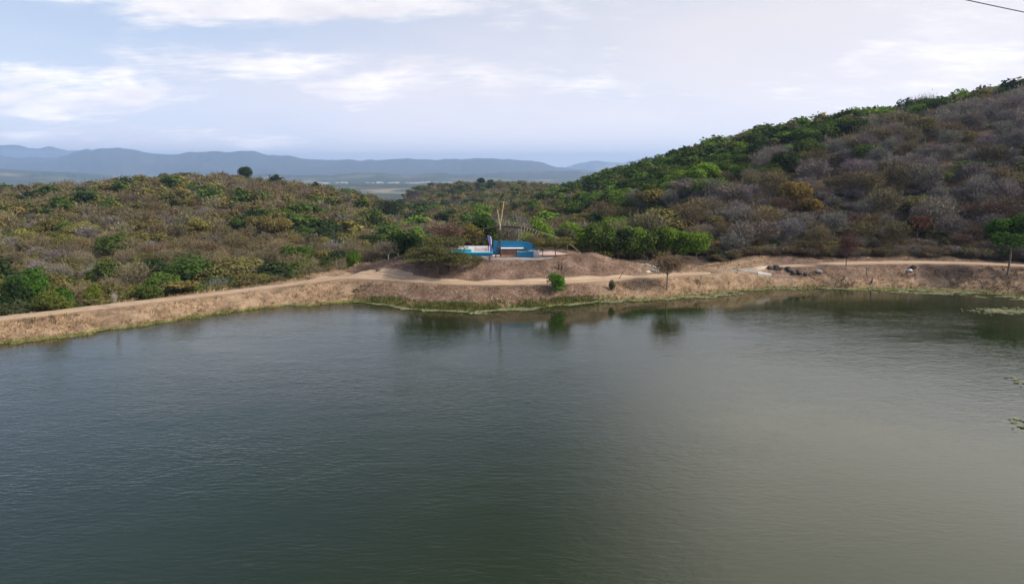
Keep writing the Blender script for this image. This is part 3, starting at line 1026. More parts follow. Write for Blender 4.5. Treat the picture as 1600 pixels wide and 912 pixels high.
for i, (px, Y, top, wd, ti, what) in enumerate((
        (902, 131, 345, 44, 'bright', 'bright green tree behind the wide spreading terrace tree'),
        (926, 130, 346, 40, 'green', 'green tree second along the dense row behind the mound'),
        (948, 132, 345, 42, 'green', 'dark trunked green tree third along the row behind the mound'),
        (966, 130, 355, 38, 'dark', 'lower dark green tree in the row behind the mound'),
        (985, 131, 352, 42, 'bright', 'bright topped green tree above the white concrete ramp'),
        (1006, 130, 356, 40, 'green', 'green tree over the foot of the white concrete ramp'),
        (1024, 132, 351, 42, 'green', 'tall green tree just behind the dome-crowned tree'),
        (1047, 131, 354, 40, 'bright', 'bright green tree straight above the dome-crowned tree'),
        (1068, 129, 357, 38, 'bright', 'yellowish green tree second from the bare end of the row'),
        (1088, 129, 360, 36, 'bright', 'last bright green tree at the bare end of the row behind the mound'))):
    landmark('green_tree', what, 'the row of green trees' if i in (2, 8) else None, ('tall', i % 3), px, Y, top, wd, ti, group='green trees in the row behind the mound')
landmark('green_tree', 'bright green rounded tree behind the hanging canes of the arch', 'the bright tree behind the canes', ('round', 0), 846, 150, 337, 46, 'bright')
landmark('green_tree', 'grey green shrubby tree just above the wide spreading tree', None, ('round', 3), 886, 124, 352, 36, 'sage')
landmark('dark_trunked_tree', 'reddish brown tree with a dark trunk standing on the far road', 'the dark trunked tree on the road', ('bare', 3), 1322, y_of(1322, 415, 3.1), 362, 44, (0.115, 0.062, 0.05), bark='bark_dark')
landmark('umbrella_tree', 'tall green umbrella tree with a slender trunk beside the far road', 'the tall umbrella tree', ('umbrella', 0), 1574, y_of(1574, 424, 2.9), 326, 104, (0.045, 0.092, 0.015))
landmark('orange_tree', 'orange and yellow leaved tree among grey trees on the hillside', 'the orange tree', ('round', 4), 1243, y_hill(1243, 338), 278, 58, (0.17, 0.122, 0.042))
landmark('orange_tree', 'dull orange tree just downhill of the orange and yellow tree', None, ('round', 2), 1265, y_hill(1265, 352), 303, 44, (0.15, 0.105, 0.035))
landmark('wide_tree', 'broad bright green tree by the dam, widest crown in the valley', 'the broad green tree by the dam', ('umbrella', 0), 66, 112, 414, 105, (0.045, 0.098, 0.016))
landmark('dense_tree', 'very dark tree beside the broad green tree by the dam', None, ('round', 0), 22, 106, 430, 60, (0.022, 0.038, 0.014))
landmark('round_bush', 'yellow-green shrub on the valley edge of the dam path', 'the yellow shrub by the dam path', ('bush', 2), 405, 112, 427, 38, (0.16, 0.155, 0.03), 'bush')
landmark('round_bush', 'bright green bush by the side track below the pale bare tree', 'the bright bush by the track', ('bush', 3), 552, 124, 388, 26, (0.075, 0.13, 0.02), 'bush')
landmark('round_bush', 'sage green shrub with a soft round top behind the dam path', 'the sage shrub behind the dam path', ('bush', 1), 262, 104, 434, 44, (0.07, 0.11, 0.032), 'bush')
landmark('round_bush', 'lime green shrub between the broad green tree and the sage shrub', 'the lime shrub behind the dam path', ('bush', 0), 148, 98, 439, 30, (0.13, 0.155, 0.03), 'bush')
landmark('round_bush', 'long lime green shrub below the broad green tree', None, ('bush', 2), 82, 90, 452, 52, (0.115, 0.135, 0.03), 'bush')
landmark('bare_sapling', 'thin pale forked sapling at the back edge of the dam path', None, ('upright', 0), 180, 90.5, 455, 10, (0.30, 0.27, 0.24), 'tree', bark='bark_pale')
landmark('dense_tree', 'lone dark round tree standing out on the hill crest', 'the lone tree on the crest', ('round', 3), 385, y_hill(385, 0) - 8, 258, 25, (0.028, 0.045, 0.018))
landmark('dense_tree', 'pair of dark trees on the far middle hill, the larger one', 'the dark pair on the far hill', ('round', 1), 752, 790, 276, 16, (0.02, 0.034, 0.014))
landmark('dense_tree', 'smaller of the dark pair of trees on the far middle hill', None, ('round', 2), 766, 800, 279, 14, (0.022, 0.036, 0.015))
landmark('dense_tree', 'dark green tree in the valley straight above the pale bare tree', 'the dark tree in the valley', ('tall', 1), 604, y_hill(604, 352), 311, 42, (0.038, 0.055, 0.022))
landmark('green_tree', 'round green tree alone on the middle of the low hill', 'the round green tree on the low hill', ('round', 4), 442, y_hill(442, 356), 323, 40, (0.075, 0.105, 0.022))
landmark('green_tree', 'flat bright green tree high on the hillside above the umbrella tree', 'the flat green tree on the hillside', ('flat', 0), 1500, y_hill(1500, 284), 247, 66, (0.075, 0.115, 0.03))
landmark('green_tree', 'yellowish green tree touching the flat green tree on the hillside', None, ('round', 0), 1472, y_hill(1472, 296), 262, 34, (0.125, 0.145, 0.022))
landmark('bare_tree', 'leafless tree standing bare against the sky on the ridge top', 'the bare tree on the ridge top', ('upright', 1), 1441, y_hill(1441, 0), 145, 34, (0.20, 0.18, 0.17))
landmark('bare_tree', 'thin leafless twiggy tree beside the bare tree on the ridge top', None, ('upright', 0), 1412, y_hill(1412, 0), 153, 16, (0.16, 0.14, 0.13))
landmark('bare_tree', 'small leafless tree on the skyline halfway down the ridge', 'the small skyline tree', ('upright', 0), 1170, y_hill(1170, 0), 217, 22, (0.17, 0.15, 0.14))
landmark('dense_tree', 'big dark round tree at the upper end of the ridge skyline', 'the big dark ridge tree', ('round', 2), 1572, y_hill(1572, 0), 127, 40, (0.026, 0.042, 0.018))
landmark('rust_tree', 'rust coloured patchy tree low on the hillside above the road', 'the rust tree above the road', ('round', 1), 1432, y_hill(1432, 382), 332, 54, (0.105, 0.052, 0.034))

# the woods --------------------------------------------------------------------
cand = []
for y0, y1, s in ((74, 240, 5.0), (240, 460, 5.7), (460, 1000, 8.0)):
    Ys = np.arange(y0, y1, s)
    for Y in Ys:
        n = int((1.15 + 1.05) * Y / s)
        xs = -1.05 * Y + np.arange(n) * s
        cand.append(np.column_stack((xs + rng.uniform(-0.42, 0.42, n) * s, Y + rng.uniform(-0.42, 0.42, n) * s, np.full(n, s))))
cand = np.vstack(cand)
u_ = cand[:, 0] / cand[:, 1]
cand = cand[cand[:, 1] > forest_edge(u_) + 0.8]
keep = np.ones(len(cand), bool)
for x, y, r in TAKEN:
    keep &= np.hypot(cand[:, 0] - x, cand[:, 1] - y) > max(r, 1.2)
kx = 800 + F * cand[:, 0] / cand[:, 1]
keep &= ~((kx > 885) & (kx < 1112) & (cand[:, 1] < 136))
cand = cand[keep]
cz = ground(cand[:, 0], cand[:, 1])
cpx, cpy = project(cand[:, 0], cand[:, 1], cz)
into = cand[:, 1] - forest_edge(cand[:, 0] / cand[:, 1])
nz1 = fbm(cand[:, 0] / 30 + 3, cand[:, 1] / 30, 3)
nz2 = fbm(cand[:, 0] / 14 + 40, cand[:, 1] / 14 + 9, 2)
rr = rng.random(len(cand))
ridge_py = np.interp(cpx, (860, 1040, 1170, 1300, 1430, 1600, 1800), (310, 258, 232, 202, 172, 138, 110))
trees = []
for i in range(len(cand)):
    x, y, s = cand[i]
    if rng.random() < 0.09 + 0.5 * max(0, nz2[i] - 0.2):
        continue
    px, py, a, b, r = cpx[i], cpy[i], nz1[i], nz2[i], rr[i]
    v = r * 0.85 + 0.07 + a * 1.7 + b * 0.7
    if px > 1095 or (px > 880 and py < 345 - (px - 880) * 0.05):       # the big hillside
        dr = py - ridge_py[i]
        band = 78 if px < 1130 else (55 if px < 1280 else (30 if px < 1420 else 26))
        if dr < band * (1 + a * 1.6):
            k = 'green' if v < 0.42 else 'dark' if v < 0.62 else 'bright' if v < 0.78 else 'olive' if v < 0.98 else 'grey'
        else:
            if px < 1150 and dr > 90:
                k = 'grey' if v < 0.40 else 'brown' if v < 0.7 else 'olive' if v < 0.9 else 'green'
            else:
                k = 'rust' if (v < 0.05 and py > 330) else 'grey' if v < 0.62 else 'brown' if v < 0.84 else 'olive' if v < 0.97 else 'green' if v < 1.08 else 'dark' if v < 1.16 else 'yellow'
            if py > 285 and k in ('green', 'dark', 'yellow'):
                k = 'brown'
    elif px > 620:                                                       # behind the mound
        k = 'dark' if v < 0.06 else 'green' if v < 0.22 else 'olive' if v < 0.52 else 'brown' if v < 0.74 else 'tan' if v < 0.86 else 'grey' if v < 0.95 else 'bright'
        if y > 480:
            k = 'olive' if v < 0.45 else 'tan' if v < 0.6 else 'brown' if v < 0.8 else 'green' if v < 1.0 else 'dark'
    else:
        k = 'brown' if v < 0.34 else 'grey' if v < 0.42 else 'tan' if v < 0.54 else 'olive' if v < 0.86 else 'yellow' if v < 0.96 else 'green' if v < 1.12 else 'dark'
        if into[i] < 9 and px < 480:
            k = 'olive' if r < 0.35 else 'sage' if r < 0.6 else 'brown' if r < 0.75 else 'green'
    hgt_ = float(np.clip(rng.lognormal(1.72, 0.26), 2.8, 8.4)) * (1 + 0.4 * a)
    if k in ('green', 'dark', 'bright'):
        hgt_ *= 1.12
    if px < 480:
        hgt_ *= float(np.interp(into[i], (0, 4, 12, 24), (0.36, 0.45, 0.8, 1.0)))
    if px > 1095:
        hgt_ *= float(np.interp(into[i], (0, 8), (0.7, 1.0)))
    wdt = hgt_ * rng.uniform(0.85, 1.25) if px > 480 or into[i] > 9 else hgt_ * rng.uniform(1.2, 1.7)
    wdt = max(wdt, s * 1.05)
    trees.append([x, y, float(cz[i]) - 0.15, hgt_, wdt, k, px, py])
low_n = 5200
lu, li = rng.uniform(-0.85, 1.0, low_n), rng.uniform(0.2, 42, low_n) ** 1.0
lY = forest_edge(lu) + li
lx = lu * lY
lz = ground(lx, lY)
lpx, lpy = project(lx, lY, lz)
for x, y, z, px, py, d_ in zip(lx, lY, lz, lpx, lpy, li):
    if 880 < px < 1112 and y < 134 or (px < 480 and d_ < 3):
        continue
    h_ = float(rng.uniform(1.1, 2.6))
    if min(math.hypot(x - a_, y - b_) - c_ for a_, b_, c_ in TAKEN) < 0.3:
        continue
    r_ = rng.random()
    k = ('brown' if r_ < 0.45 else 'grey' if r_ < 0.7 else 'rust' if r_ < 0.8 else 'olive' if r_ < 0.92 else 'dark') if px > 1095 else ('olive' if r_ < 0.4 else 'brown' if r_ < 0.7 else 'green' if r_ < 0.9 else 'sage')
    trees.append([x, y, float(z) - 0.35, h_, h_ * float(rng.uniform(1.2, 1.8)), k, px, py])
trees.sort(key=lambda q: q[1])

# which trees the camera can see, front to back
cover = np.full(2000, 1e9)
bare_kinds = ('brown', 'grey', 'tan', 'rust')
picked, rest = [], []
n_bare = n_leafy = 0
for q in trees:
    x, y, z, h, wd, k, px, py = q
    tpx, tpy = project(x, y, z + h)
    seen = False
    if 4 < tpx < 1596:
        half = max(1, int(wd * 0.38 / y * F))
        a0, a1 = int(tpx) + 200 - half, int(tpx) + 200 + half + 1
        seg = cover[a0:a1]
        seen = bool(np.median(seg) > tpy + 2.5)
        cover[a0:a1] = np.minimum(seg, tpy + 0.22 * (py - tpy))
    bare = k in bare_kinds
    if seen and h > 2.7 and (n_bare < 290 if bare else n_leafy < 290):
        if bare:
            n_bare += 1
        else:
            n_leafy += 1
        picked.append((q, tpx, tpy))
    else:
        rest.append(q)

# each picked tree is told by the landmark next to it
ORD = ['nearest', 'second', 'third', 'fourth', 'fifth', 'sixth', 'seventh', 'eighth', 'ninth', 'tenth', 'eleventh', 'twelfth', 'thirteenth', 'fourteenth', 'fifteenth', 'sixteenth',
       'seventeenth', 'eighteenth', 'nineteenth', 'twentieth']
buckets = {}
for q, tpx, tpy in picked:
    best = min(LAND, key=lambda L: math.hypot(L[0] - tpx, (L[1] - tpy) * 1.4))
    ddx, ddy = tpx - best[0], (tpy + 8 - best[1]) * 1.4
    rel = ('right of' if ddx > 0 else 'left of') if abs(ddx) > abs(ddy) else ('below' if ddy > 0 else 'above')
    buckets.setdefault((q[5], rel, best[2]), []).append((math.hypot(ddx, ddy), q))
STY = {'olive': ('round', 5), 'yellow': ('round', 5), 'green': ('round', 5), 'dark': ('round', 5), 'bright': ('round', 5), 'sage': ('bush', 4)}
for (k, rel, ph), lst in buckets.items():
    lst.sort(key=lambda e: e[0])
    for j, (_, q) in enumerate(lst):
        x, y, z, h, wd, _, px, py = q
        bare = k in bare_kinds
        low = h < 3.4
        nm = ('bare_shrub' if low else 'bare_tree') if bare else ('leafy_shrub' if low else 'leafy_tree')
        what = 'shrub' if low else 'tree'
        o_ = ORD[min(j, 19)]
        if len(lst) == 1:
            label = f'{COLOUR_WORD[k]} {what} {rel} {ph}'
        else:
            label = f'{o_} {COLOUR_WORD[k]} {what} {rel} {ph}'
        if bare:
            key = ('bare', int(rng.integers(5)))
        elif low:
            key = ('bush', int(rng.integers(4)))
        else:
            key = ('flat', int(rng.integers(3))) if (k in ('olive', 'yellow') and rng.random() < 0.25) else (STY[k][0], int(rng.integers(STY[k][1])))
        sc_w = wd / {'bare': 0.98, 'bush': 0.92, 'flat': 1.5, 'round': 0.80}[key[0]]
        j3 = rng.uniform(0.82, 1.2)
        tint = tuple(float(c_ * j3 * rng.uniform(0.93, 1.07)) for c_ in TINT[k])
        side = 'on the big hillside' if px > 1095 else 'behind the mound' if px > 600 else 'on the low hill'
        plant(nm, label, what, key, (x, y, z), h, sc_w, tint, float(rng.uniform(0, 6.28)), f'{"leafless" if bare else "leafy"} {what}s {side}', 'bark_pale' if bare and rng.random() < 0.3 else 'bark')


# the rest of the woods reads as one mass: one mesh for the leafless, one for the leafy trees
def mass(name, items, bare):
    protos = {}
    for lod, n in ((0, 330), (1, 190), (2, 100)):
        for i in range(6):
            g = np.random.default_rng(900 + 10 * lod + i + (50 if bare else 0))
            grow = (330 / n) ** 0.5
            if bare:
                protos[lod, i] = bare_cloud(g, int(n * 1.5), 0.19 * grow ** 0.6, 0.032 * grow, bare_skeleton(g))
            else:
                protos[lod, i] = leafy_cloud(g, 'round', int(n * 1.5), 0.056 * grow)
    VV, TT, VA = [], [], []
    nv = 3 if bare else 4
    for x, y, z, h, wd, k, px, py in items:
        lod = 0 if y < 280 else 1 if y < 470 else 2
        V, _, va = protos[lod, int(rng.integers(6))]
        th = rng.uniform(0, 6.28)
        c_, s_ = math.cos(th), math.sin(th)
        sw = wd / (0.95 if bare else 0.80)
        P0 = np.empty_like(V)
        P0[:, 0] = (V[:, 0] * c_ - V[:, 1] * s_) * sw + x
        P0[:, 1] = (V[:, 0] * s_ + V[:, 1] * c_) * sw + y
        P0[:, 2] = V[:, 2] * h + z
        VV.append(P0.astype(np.float32))
        j3 = rng.uniform(0.8, 1.22)
        tint = [c_i * j3 * rng.uniform(0.93, 1.07) for c_i in TINT[k]] + [1]
        TT.append(np.tile(np.array(tint, np.float32), (len(va), 1)))
        VA.append(va)
    V = np.vstack(VV)
    o = link_mesh(name, V, np.arange(len(V)).reshape(-1, nv), M['leaf_far'])
    attr(o, 'tint', np.vstack(TT))
    attr(o, 'vary', np.concatenate(VA), 'FACE', 'FLOAT')
    return kind(o, 'stuff')


mass('leafless_woods', [q for q in rest if q[5] in bare_kinds], True)
mass('leafy_woods', [q for q in rest if q[5] not in bare_kinds], False)
print('TREES', len(trees), 'picked', n_bare, n_leafy, 'rest', len(rest))


# ------------------------------------------------------------------ ground cover
def tufts(name, P, hgt_r, blades, width, cols, seed, lean=0.5):
    g = np.random.default_rng(seed)
    n = len(P)
    B = np.repeat(P, blades, 0) + np.column_stack((g.normal(0, 0.14, (n * blades, 2)), np.zeros(n * blades)))
    hh = np.repeat(g.uniform(*hgt_r, n), blades) * g.uniform(0.6, 1.15, n * blades)
    d = np.column_stack((g.normal(0, lean, (n * blades, 2)), np.ones(n * blades)))
    V, T = sliver_tris(B - (0, 0, 0.05), B + unit(d) * hh[:, None], np.full(n * blades, width), g)
    o = link_mesh(name, V, T, M['leaf_far'])
    ci = g.integers(0, len(cols), n)
    cc = np.array(cols)[ci] * g.uniform(0.8, 1.2, (n, 1))
    attr(o, 'tint', np.column_stack((np.repeat(cc, blades, 0), np.ones(n * blades))))
    attr(o, 'vary', g.random(n * blades), 'FACE', 'FLOAT')
    return kind(o, 'stuff')


N = 90000
uu, yv = rng.uniform(-1.0, 1.0, N), rng.uniform(70, 140, N)
xx = uu * yv
ok = (yv < forest_edge(uu) + 1) & (dist_poly(xx, yv, path_fine[:, :2]) > 2.2) & (dist_poly(xx, yv, track_fine[::3, :2]) > 1.4)
xx, yv = xx[ok], yv[ok]
zz = ground(xx, yv)
sdist = dist_poly(xx, yv, shore_xy)
on_top = np.exp(-(((xx + 0.5) / 12.5) ** 6 + ((yv - 119.5) / 8) ** 6)) > 0.4
pxx = 800 + F * xx / yv
n_ = fbm(xx / 5, yv / 5, 3)
dry = (zz > 0.25) & ~on_top & (n_ > -0.12) & ((np.abs(pxx - 765) > 42) | (zz < 2.4))
i_dry = np.flatnonzero(dry)
i_dry = i_dry[rng.random(len(i_dry)) < 0.75]
straw_cols = [(0.42, 0.29, 0.18), (0.36, 0.24, 0.15), (0.28, 0.185, 0.115), (0.46, 0.34, 0.22)]
brown_cols = [(0.24, 0.155, 0.105), (0.19, 0.12, 0.085), (0.29, 0.20, 0.135)]
mound_like = ((zz[i_dry] > 2.35) & (pxx[i_dry] > 560)) | ((pxx[i_dry] > 540) & (pxx[i_dry] < 960) & (n_[i_dry] < 0.1))
tufts('dry_grass', np.column_stack((xx, yv, zz))[i_dry[~mound_like]], (0.2, 0.62), 5, 0.09, straw_cols, 5, 0.8)
tufts('brown_grass', np.column_stack((xx, yv, zz))[i_dry[mound_like]], (0.12, 0.34), 4, 0.09, brown_cols, 6)

N = 60000
e_ = spline(np.column_stack((shore_xy, np.zeros(len(shore_xy)))), 60)[:, :2]
k_ = rng.integers(0, len(e_), N)
off = rng.uniform(-1.2, 4.0, N)
dirv = unit(e_[k_])
pp = e_[k_] + dirv * off[:, None] + rng.normal(0, 0.3, (N, 2))
epx = 800 + F * pp[:, 0] / pp[:, 1]
lush = np.interp(epx, (-300, 0, 300, 560, 600, 700, 900, 960, 1100, 1180, 1300, 1420, 1600), (0.16, 0.18, 0.3, 0.35, 0.9, 1.0, 1.0, 0.35, 0.3, 0.45, 0.3, 0.3, 0.25))
keepm = (rng.random(N) < lush * 0.6 * np.clip(0.8 + 2.6 * fbm(pp[:, 0] / 4.5, pp[:, 1] / 2.5, 3), 0, 1.5)) & (np.abs(epx - 800) < 1300)
pp, epx = pp[keepm], epx[keepm]
pz = np.maximum(ground(pp[:, 0], pp[:, 1]), -0.1)
pz0 = ground(pp[:, 0], pp[:, 1])
okz = (pz0 > np.where((epx > 575) & (epx < 960), 0.04, -0.1)) & (pz0 < np.interp(epx, (500, 600, 950, 1100), (0.36, 0.8, 0.8, 0.5)))
pp, pz, epx = pp[okz], pz[okz], epx[okz]
reed_zone = (epx > 575) & (epx < 960)
P3 = np.column_stack((pp, pz))
tufts('reeds', P3[reed_zone], (0.18, 0.48), 5, 0.10, [(0.085, 0.12, 0.028), (0.125, 0.14, 0.04), (0.06, 0.09, 0.022), (0.19, 0.165, 0.07)], 8, 0.3)
tufts('shore_grass', P3[~reed_zone], (0.14, 0.4), 4, 0.09, [(0.16, 0.145, 0.045), (0.22, 0.18, 0.06), (0.12, 0.12, 0.035), (0.26, 0.20, 0.10)], 9, 0.4)


pick = (pxx > 1180) & (zz > 0.35) & (zz < 2.9) & (fbm(xx / 4 + 7, yv / 2.5, 3) > np.interp(pxx, (1180, 1440, 1520, 1700), (0.14, 0.08, -0.08, -0.1)))
tufts('dry_scrub', np.column_stack((xx, yv, zz))[pick], (0.3, 0.85), 6, 0.07, [(0.13, 0.105, 0.09), (0.10, 0.08, 0.065), (0.16, 0.12, 0.09)], 21, 0.7)
pick = (pxx < 1180) & (zz > 0.4) & (zz < 2.2) & (fbm(xx / 2.5 + 3, yv / 1.6, 3) > 0.17)
tufts('bank_weeds', np.column_stack((xx, yv, zz))[pick], (0.25, 0.6), 6, 0.07, [(0.14, 0.105, 0.06), (0.10, 0.085, 0.04), (0.11, 0.08, 0.055)], 22, 0.7)


# floating leaves along the shore
def pads(name, P, r0, r1, cols, seed):
    g = np.random.default_rng(seed)
    n, k = len(P), 7
    r = g.uniform(r0, r1, n)
    ang = np.linspace(0, 2 * math.pi, k, endpoint=False)[None] + g.uniform(0, 6, (n, 1))
    rad = r[:, None] * g.uniform(0.65, 1.15, (n, k))
    V = np.stack((P[:, 0:1] + np.cos(ang) * rad, P[:, 1:2] + np.sin(ang) * rad, np.full((n, k), 0.0) + g.uniform(0.015, 0.06, (n, 1)) + g.uniform(0, 0.03, (n, k))), -1)
    o = link_mesh(name, V.reshape(-1, 3), np.arange(n * k).reshape(n, k), M['leaf_far'])
    attr(o, 'tint', np.column_stack((np.array(cols)[g.integers(0, len(cols), n)] * g.uniform(0.8, 1.2, (n, 1)), np.ones(n))))
    attr(o, 'vary', g.random(n), 'FACE', 'FLOAT')
    return kind(o, 'stuff')


N = 26000
k_ = rng.integers(0, len(e_), N)
epx = 800 + F * e_[k_, 0] / e_[k_, 1]
wid = np.interp(epx, (90, 140, 280, 420, 560, 600, 680, 800, 900, 1000, 1100, 1150, 1200, 1280, 1320, 1420, 1480, 1560, 1640), (0.1, 0.5, 0.3, 0.3, 0.5, 1.8, 2.4, 2.0, 1.8, 1.6, 3.4, 4.2, 1.4, 1.2, 1.0, 2.4, 4.0, 4.6, 4.0))
off = -rng.random(N) ** 1.1 * wid * 1.35 + 0.9
pp = e_[k_] + unit(e_[k_]) * off[:, None]
keepm = (epx > 80) & (epx < 1700) & (fbm(pp[:, 0] / 2.2, pp[:, 1] / 1.2, 3) + 0.20 > 0.34 * -off / np.maximum(wid, 0.1)) & (rng.random(N) < np.clip(wid / 2.6, 0.08, 1))
keepm &= ground(pp[:, 0], pp[:, 1]) < 0.03
P3 = np.column_stack((pp[keepm], np.zeros(keepm.sum())))
for cxp, cyp, rx, ry, n in ((1580, 486, 4.5, 1.5, 700), (1556, 484, 2.0, 0.7, 180), (1606, 598, 1.3, 1.8, 90), (1610, 668, 1.0, 1.3, 60), (1470, 459, 4.0, 1.0, 300), (1240, 452, 5.0, 0.5, 160), (1410, 457, 4.0, 0.7, 150)):
    c0 = on_z(cxp, cyp, 0.0)
    g_ = rng.normal(0, 0.55, (n, 2)) * (rx, ry)
    sel = fbm((c0[0] + g_[:, 0]) / 0.9, (c0[1] + g_[:, 1]) / 0.5, 2) > -0.08
    P3 = np.vstack((P3, np.column_stack((c0[:2] + g_[sel], np.zeros(sel.sum())))))
pads('floating_leaves', P3, 0.10, 0.30, [(0.19, 0.20, 0.115), (0.24, 0.24, 0.155), (0.12, 0.14, 0.065), (0.27, 0.255, 0.175)], 14)

# ------------------------------------------------------------------ the terrace on the mound
TZ = 5.42
Y0 = 112.6                                            # depth of the terrace's front edge


def tx(px, Y=None, z=TZ):
    return float(col_x(px, Y or Y0, z))


def tz(py, Y):
    return float(H + Y * slope(py))


bm = bmesh.new()
out = [(tx(700, 114), 113.6), (tx(742), 112.3), (tx(790), 111.9), (tx(836), 112.3), (tx(884, 114), 114.2), (tx(890, 118), 118), (tx(860, 122), 122.5), (tx(770, 124), 124.5), (tx(690, 122), 122), (tx(676, 118), 117.5)]
top = [bm.verts.new((x, y, TZ)) for x, y in out]
bot = [bm.verts.new((x, y, TZ - 1.1)) for x, y in out]
bm.faces.new(top)
for k in range(len(out)):
    j = (k + 1) % len(out)
    bm.faces.new((top[k], bot[k], bot[j], top[j]))
bmesh.ops.recalc_face_normals(bm, faces=bm.faces)
kind(bm_obj('terrace_floor', bm, M['terrace']), 'structure')
# pale kerb along the front edge
kl = spline([(x, y - 0.02, TZ) for x, y in out[:5]], 8)
bm = bmesh.new()
prev = None
for x, y, z in kl:
    ring = [bm.verts.new((x, y - 0.16, z - 0.3)), bm.verts.new((x, y - 0.16, z + 0.05)), bm.verts.new((x, y + 0.16, z + 0.05)), bm.verts.new((x, y + 0.16, z - 0.2))]
    if prev:
        for k in range(4):
            bm.faces.new((prev[k], prev[(k + 1) % 4], ring[(k + 1) % 4], ring[k]))
    prev = ring
bmesh.ops.recalc_face_normals(bm, faces=bm.faces)
kind(bm_obj('terrace_kerb', bm, M['concrete']), 'structure')

# white wall with a pink picture on it
Yw = 119.5
r = thing('white_wall', 'low white wall with a faded pink painting behind the turquoise bench', 'wall', (tx(742, Yw), Yw, TZ))
x0, x1 = tx(716, Yw) - tx(742, Yw), tx(766, Yw) - tx(742, Yw)
zt = tz(384.5, Yw) - TZ
bm = bmesh.new()
box(bm, x0, x1, 0, 0.3, -0.3, zt, 0.02)
panel = bm_obj('wall_panel', bm, M['white'], r)
bm = bmesh.new()
prism(bm, [(x0 + 2.7, 0.12), (x1 - 0.55, 0.12), (x1 - 0.55, zt - 0.5), (x1 - 1.1, zt - 0.32), (x0 + 3.6, zt - 0.36), (x0 + 2.9, zt - 0.2)], -0.02, 0.05)
bm_obj('painting', bm, M['pink'], panel)
bm = bmesh.new()
tube(bm, [(x1 - 0.32, -0.12, -0.1), (x1 - 0.32, -0.12, zt + 0.05)], 0.075, 8)
bm_obj('post', bm, M['brown'], r)
bm = bmesh.new()
box(bm, x0 - 2.2, x1 + 0.1, -0.9, -0.18, -0.2, 0.32, 0.03)
bm_obj('ledge', bm, M['white'], r)

# turquoise bench
Yb = 115.0
r = thing('turquoise_bench', 'long low turquoise bench half hidden by the acacias', 'bench', (tx(740, Yb), Yb, TZ))
x0, x1 = tx(706, Yb) - tx(740, Yb), tx(769.5, Yb) - tx(740, Yb)
bm = bmesh.new()
box(bm, x0, x1, 0, 0.55, -0.15, 0.42, 0.03)
bm_obj('base', bm, M['blue'], r)
bm = bmesh.new()
box(bm, x0 - 0.06, x1 + 0.06, -0.07, 1.35, 0.423, 0.60, 0.04)
bm_obj('seat', bm, M['turquoise'], r)
bm = bmesh.new()
box(bm, x0 - 0.02, x0 + 3.2, 1.36, 1.62, -0.1, 1.0, 0.05)
bm_obj('backrest', bm, M['turquoise'], r)

# blue wall with its seat
Yv = 117.6
r = thing('blue_wall', 'long blue wall with a rounded end and a white edged seat', 'wall', (tx(803, Yv), Yv, TZ))
cx_ = tx(803, Yv)
zb_ = tz(393.5, Yv) - TZ
zt_ = tz(376.5, Yv) - TZ
o_l = [(tx(769, Yv) - cx_, -0.25), (tx(771.5, Yv) - cx_, zt_), (tx(800, Yv) - cx_, zt_ - 0.03), (tx(815, Yv) - cx_, zt_ - 0.06), (tx(826, Yv) - cx_, zt_ - 0.22), (tx(834, Yv) - cx_, zt_ - 0.55), (tx(839, Yv) - cx_, zt_ - 1.0), (tx(841.5, Yv) - cx_, -0.25)]
bm = bmesh.new()
prism(bm, o_l, 0.0, 0.34)
bm_obj('backrest', bm, M['blue'], r)
sx0, sx1 = tx(781, Yv) - cx_, tx(818, Yv) - cx_
zs = tz(387.6, Yv - 0.9) - TZ
bm = bmesh.new()
box(bm, sx0, sx1, -0.95, -0.004, zs - 0.13, zs, 0.02)
bm_obj('seat', bm, M['white'], r)
bm = bmesh.new()
box(bm, sx0 + 0.05, sx1 - 0.05, -0.86, -0.01, -0.2, zs - 0.134, 0.01)
bm_obj('seat_base', bm, M['brown'], r)
bm = bmesh.new()
box(bm, tx(826, Yv) - cx_, tx(842.5, Yv) - cx_, -0.5, -0.004, -0.2, tz(394, Yv) - TZ + 0.30, 0.02)
bm_obj('side_ledge', bm, M['white'], r)

# blue block in front
Yk = 113.4
r = thing('blue_block', 'square blue planter block at the front of the terrace', 'planter', (tx(821, Yk), Yk, TZ))
hw = (tx(833.5, Yk) - tx(808, Yk)) / 2
zk = tz(394.3, Yk) - TZ
bm = bmesh.new()
box(bm, -hw, hw, 0, 1.5, -0.2, zk, 0.03)
body = bm_obj('body', bm, M['blue'], r)
bm = bmesh.new()
for a_, b_, c_, d_ in ((-hw - 0.03, hw + 0.03, -0.03, 0.1), (-hw - 0.03, hw + 0.03, 1.4, 1.53), (-hw - 0.03, -hw + 0.1, 0.1, 1.4), (hw - 0.1, hw + 0.03, 0.1, 1.4)):
    box(bm, a_, b_, c_, d_, zk + 0.003, zk + 0.07)
bm_obj('rim', bm, M['turquoise'], body)
bm = bmesh.new()
box(bm, -hw + 0.1, hw - 0.1, 0.1, 1.4, zk - 0.3, zk + 0.03)
bm_obj('soil', bm, M['brown'], r)
# dark stump with a white cap beside the seat
r = thing('stump', 'small dark stump with a white cap against the blue wall', 'stump', (tx(818.5, 116.2), 116.2, TZ))
bm = bmesh.new()
tube(bm, [(0, 0, -0.1), (0.02, 0, 0.5), (0.08, 0, 0.95)], [0.26, 0.22, 0.16], 9)
bm_obj('body', bm, M['rock_dark'], r, True)
bm = bmesh.new()
tube(bm, [(0.22, -0.2, 0.25), (0.24, -0.2, 0.62)], [0.17, 0.11], 9)
bm_obj('cap', bm, M['white'], r, True)

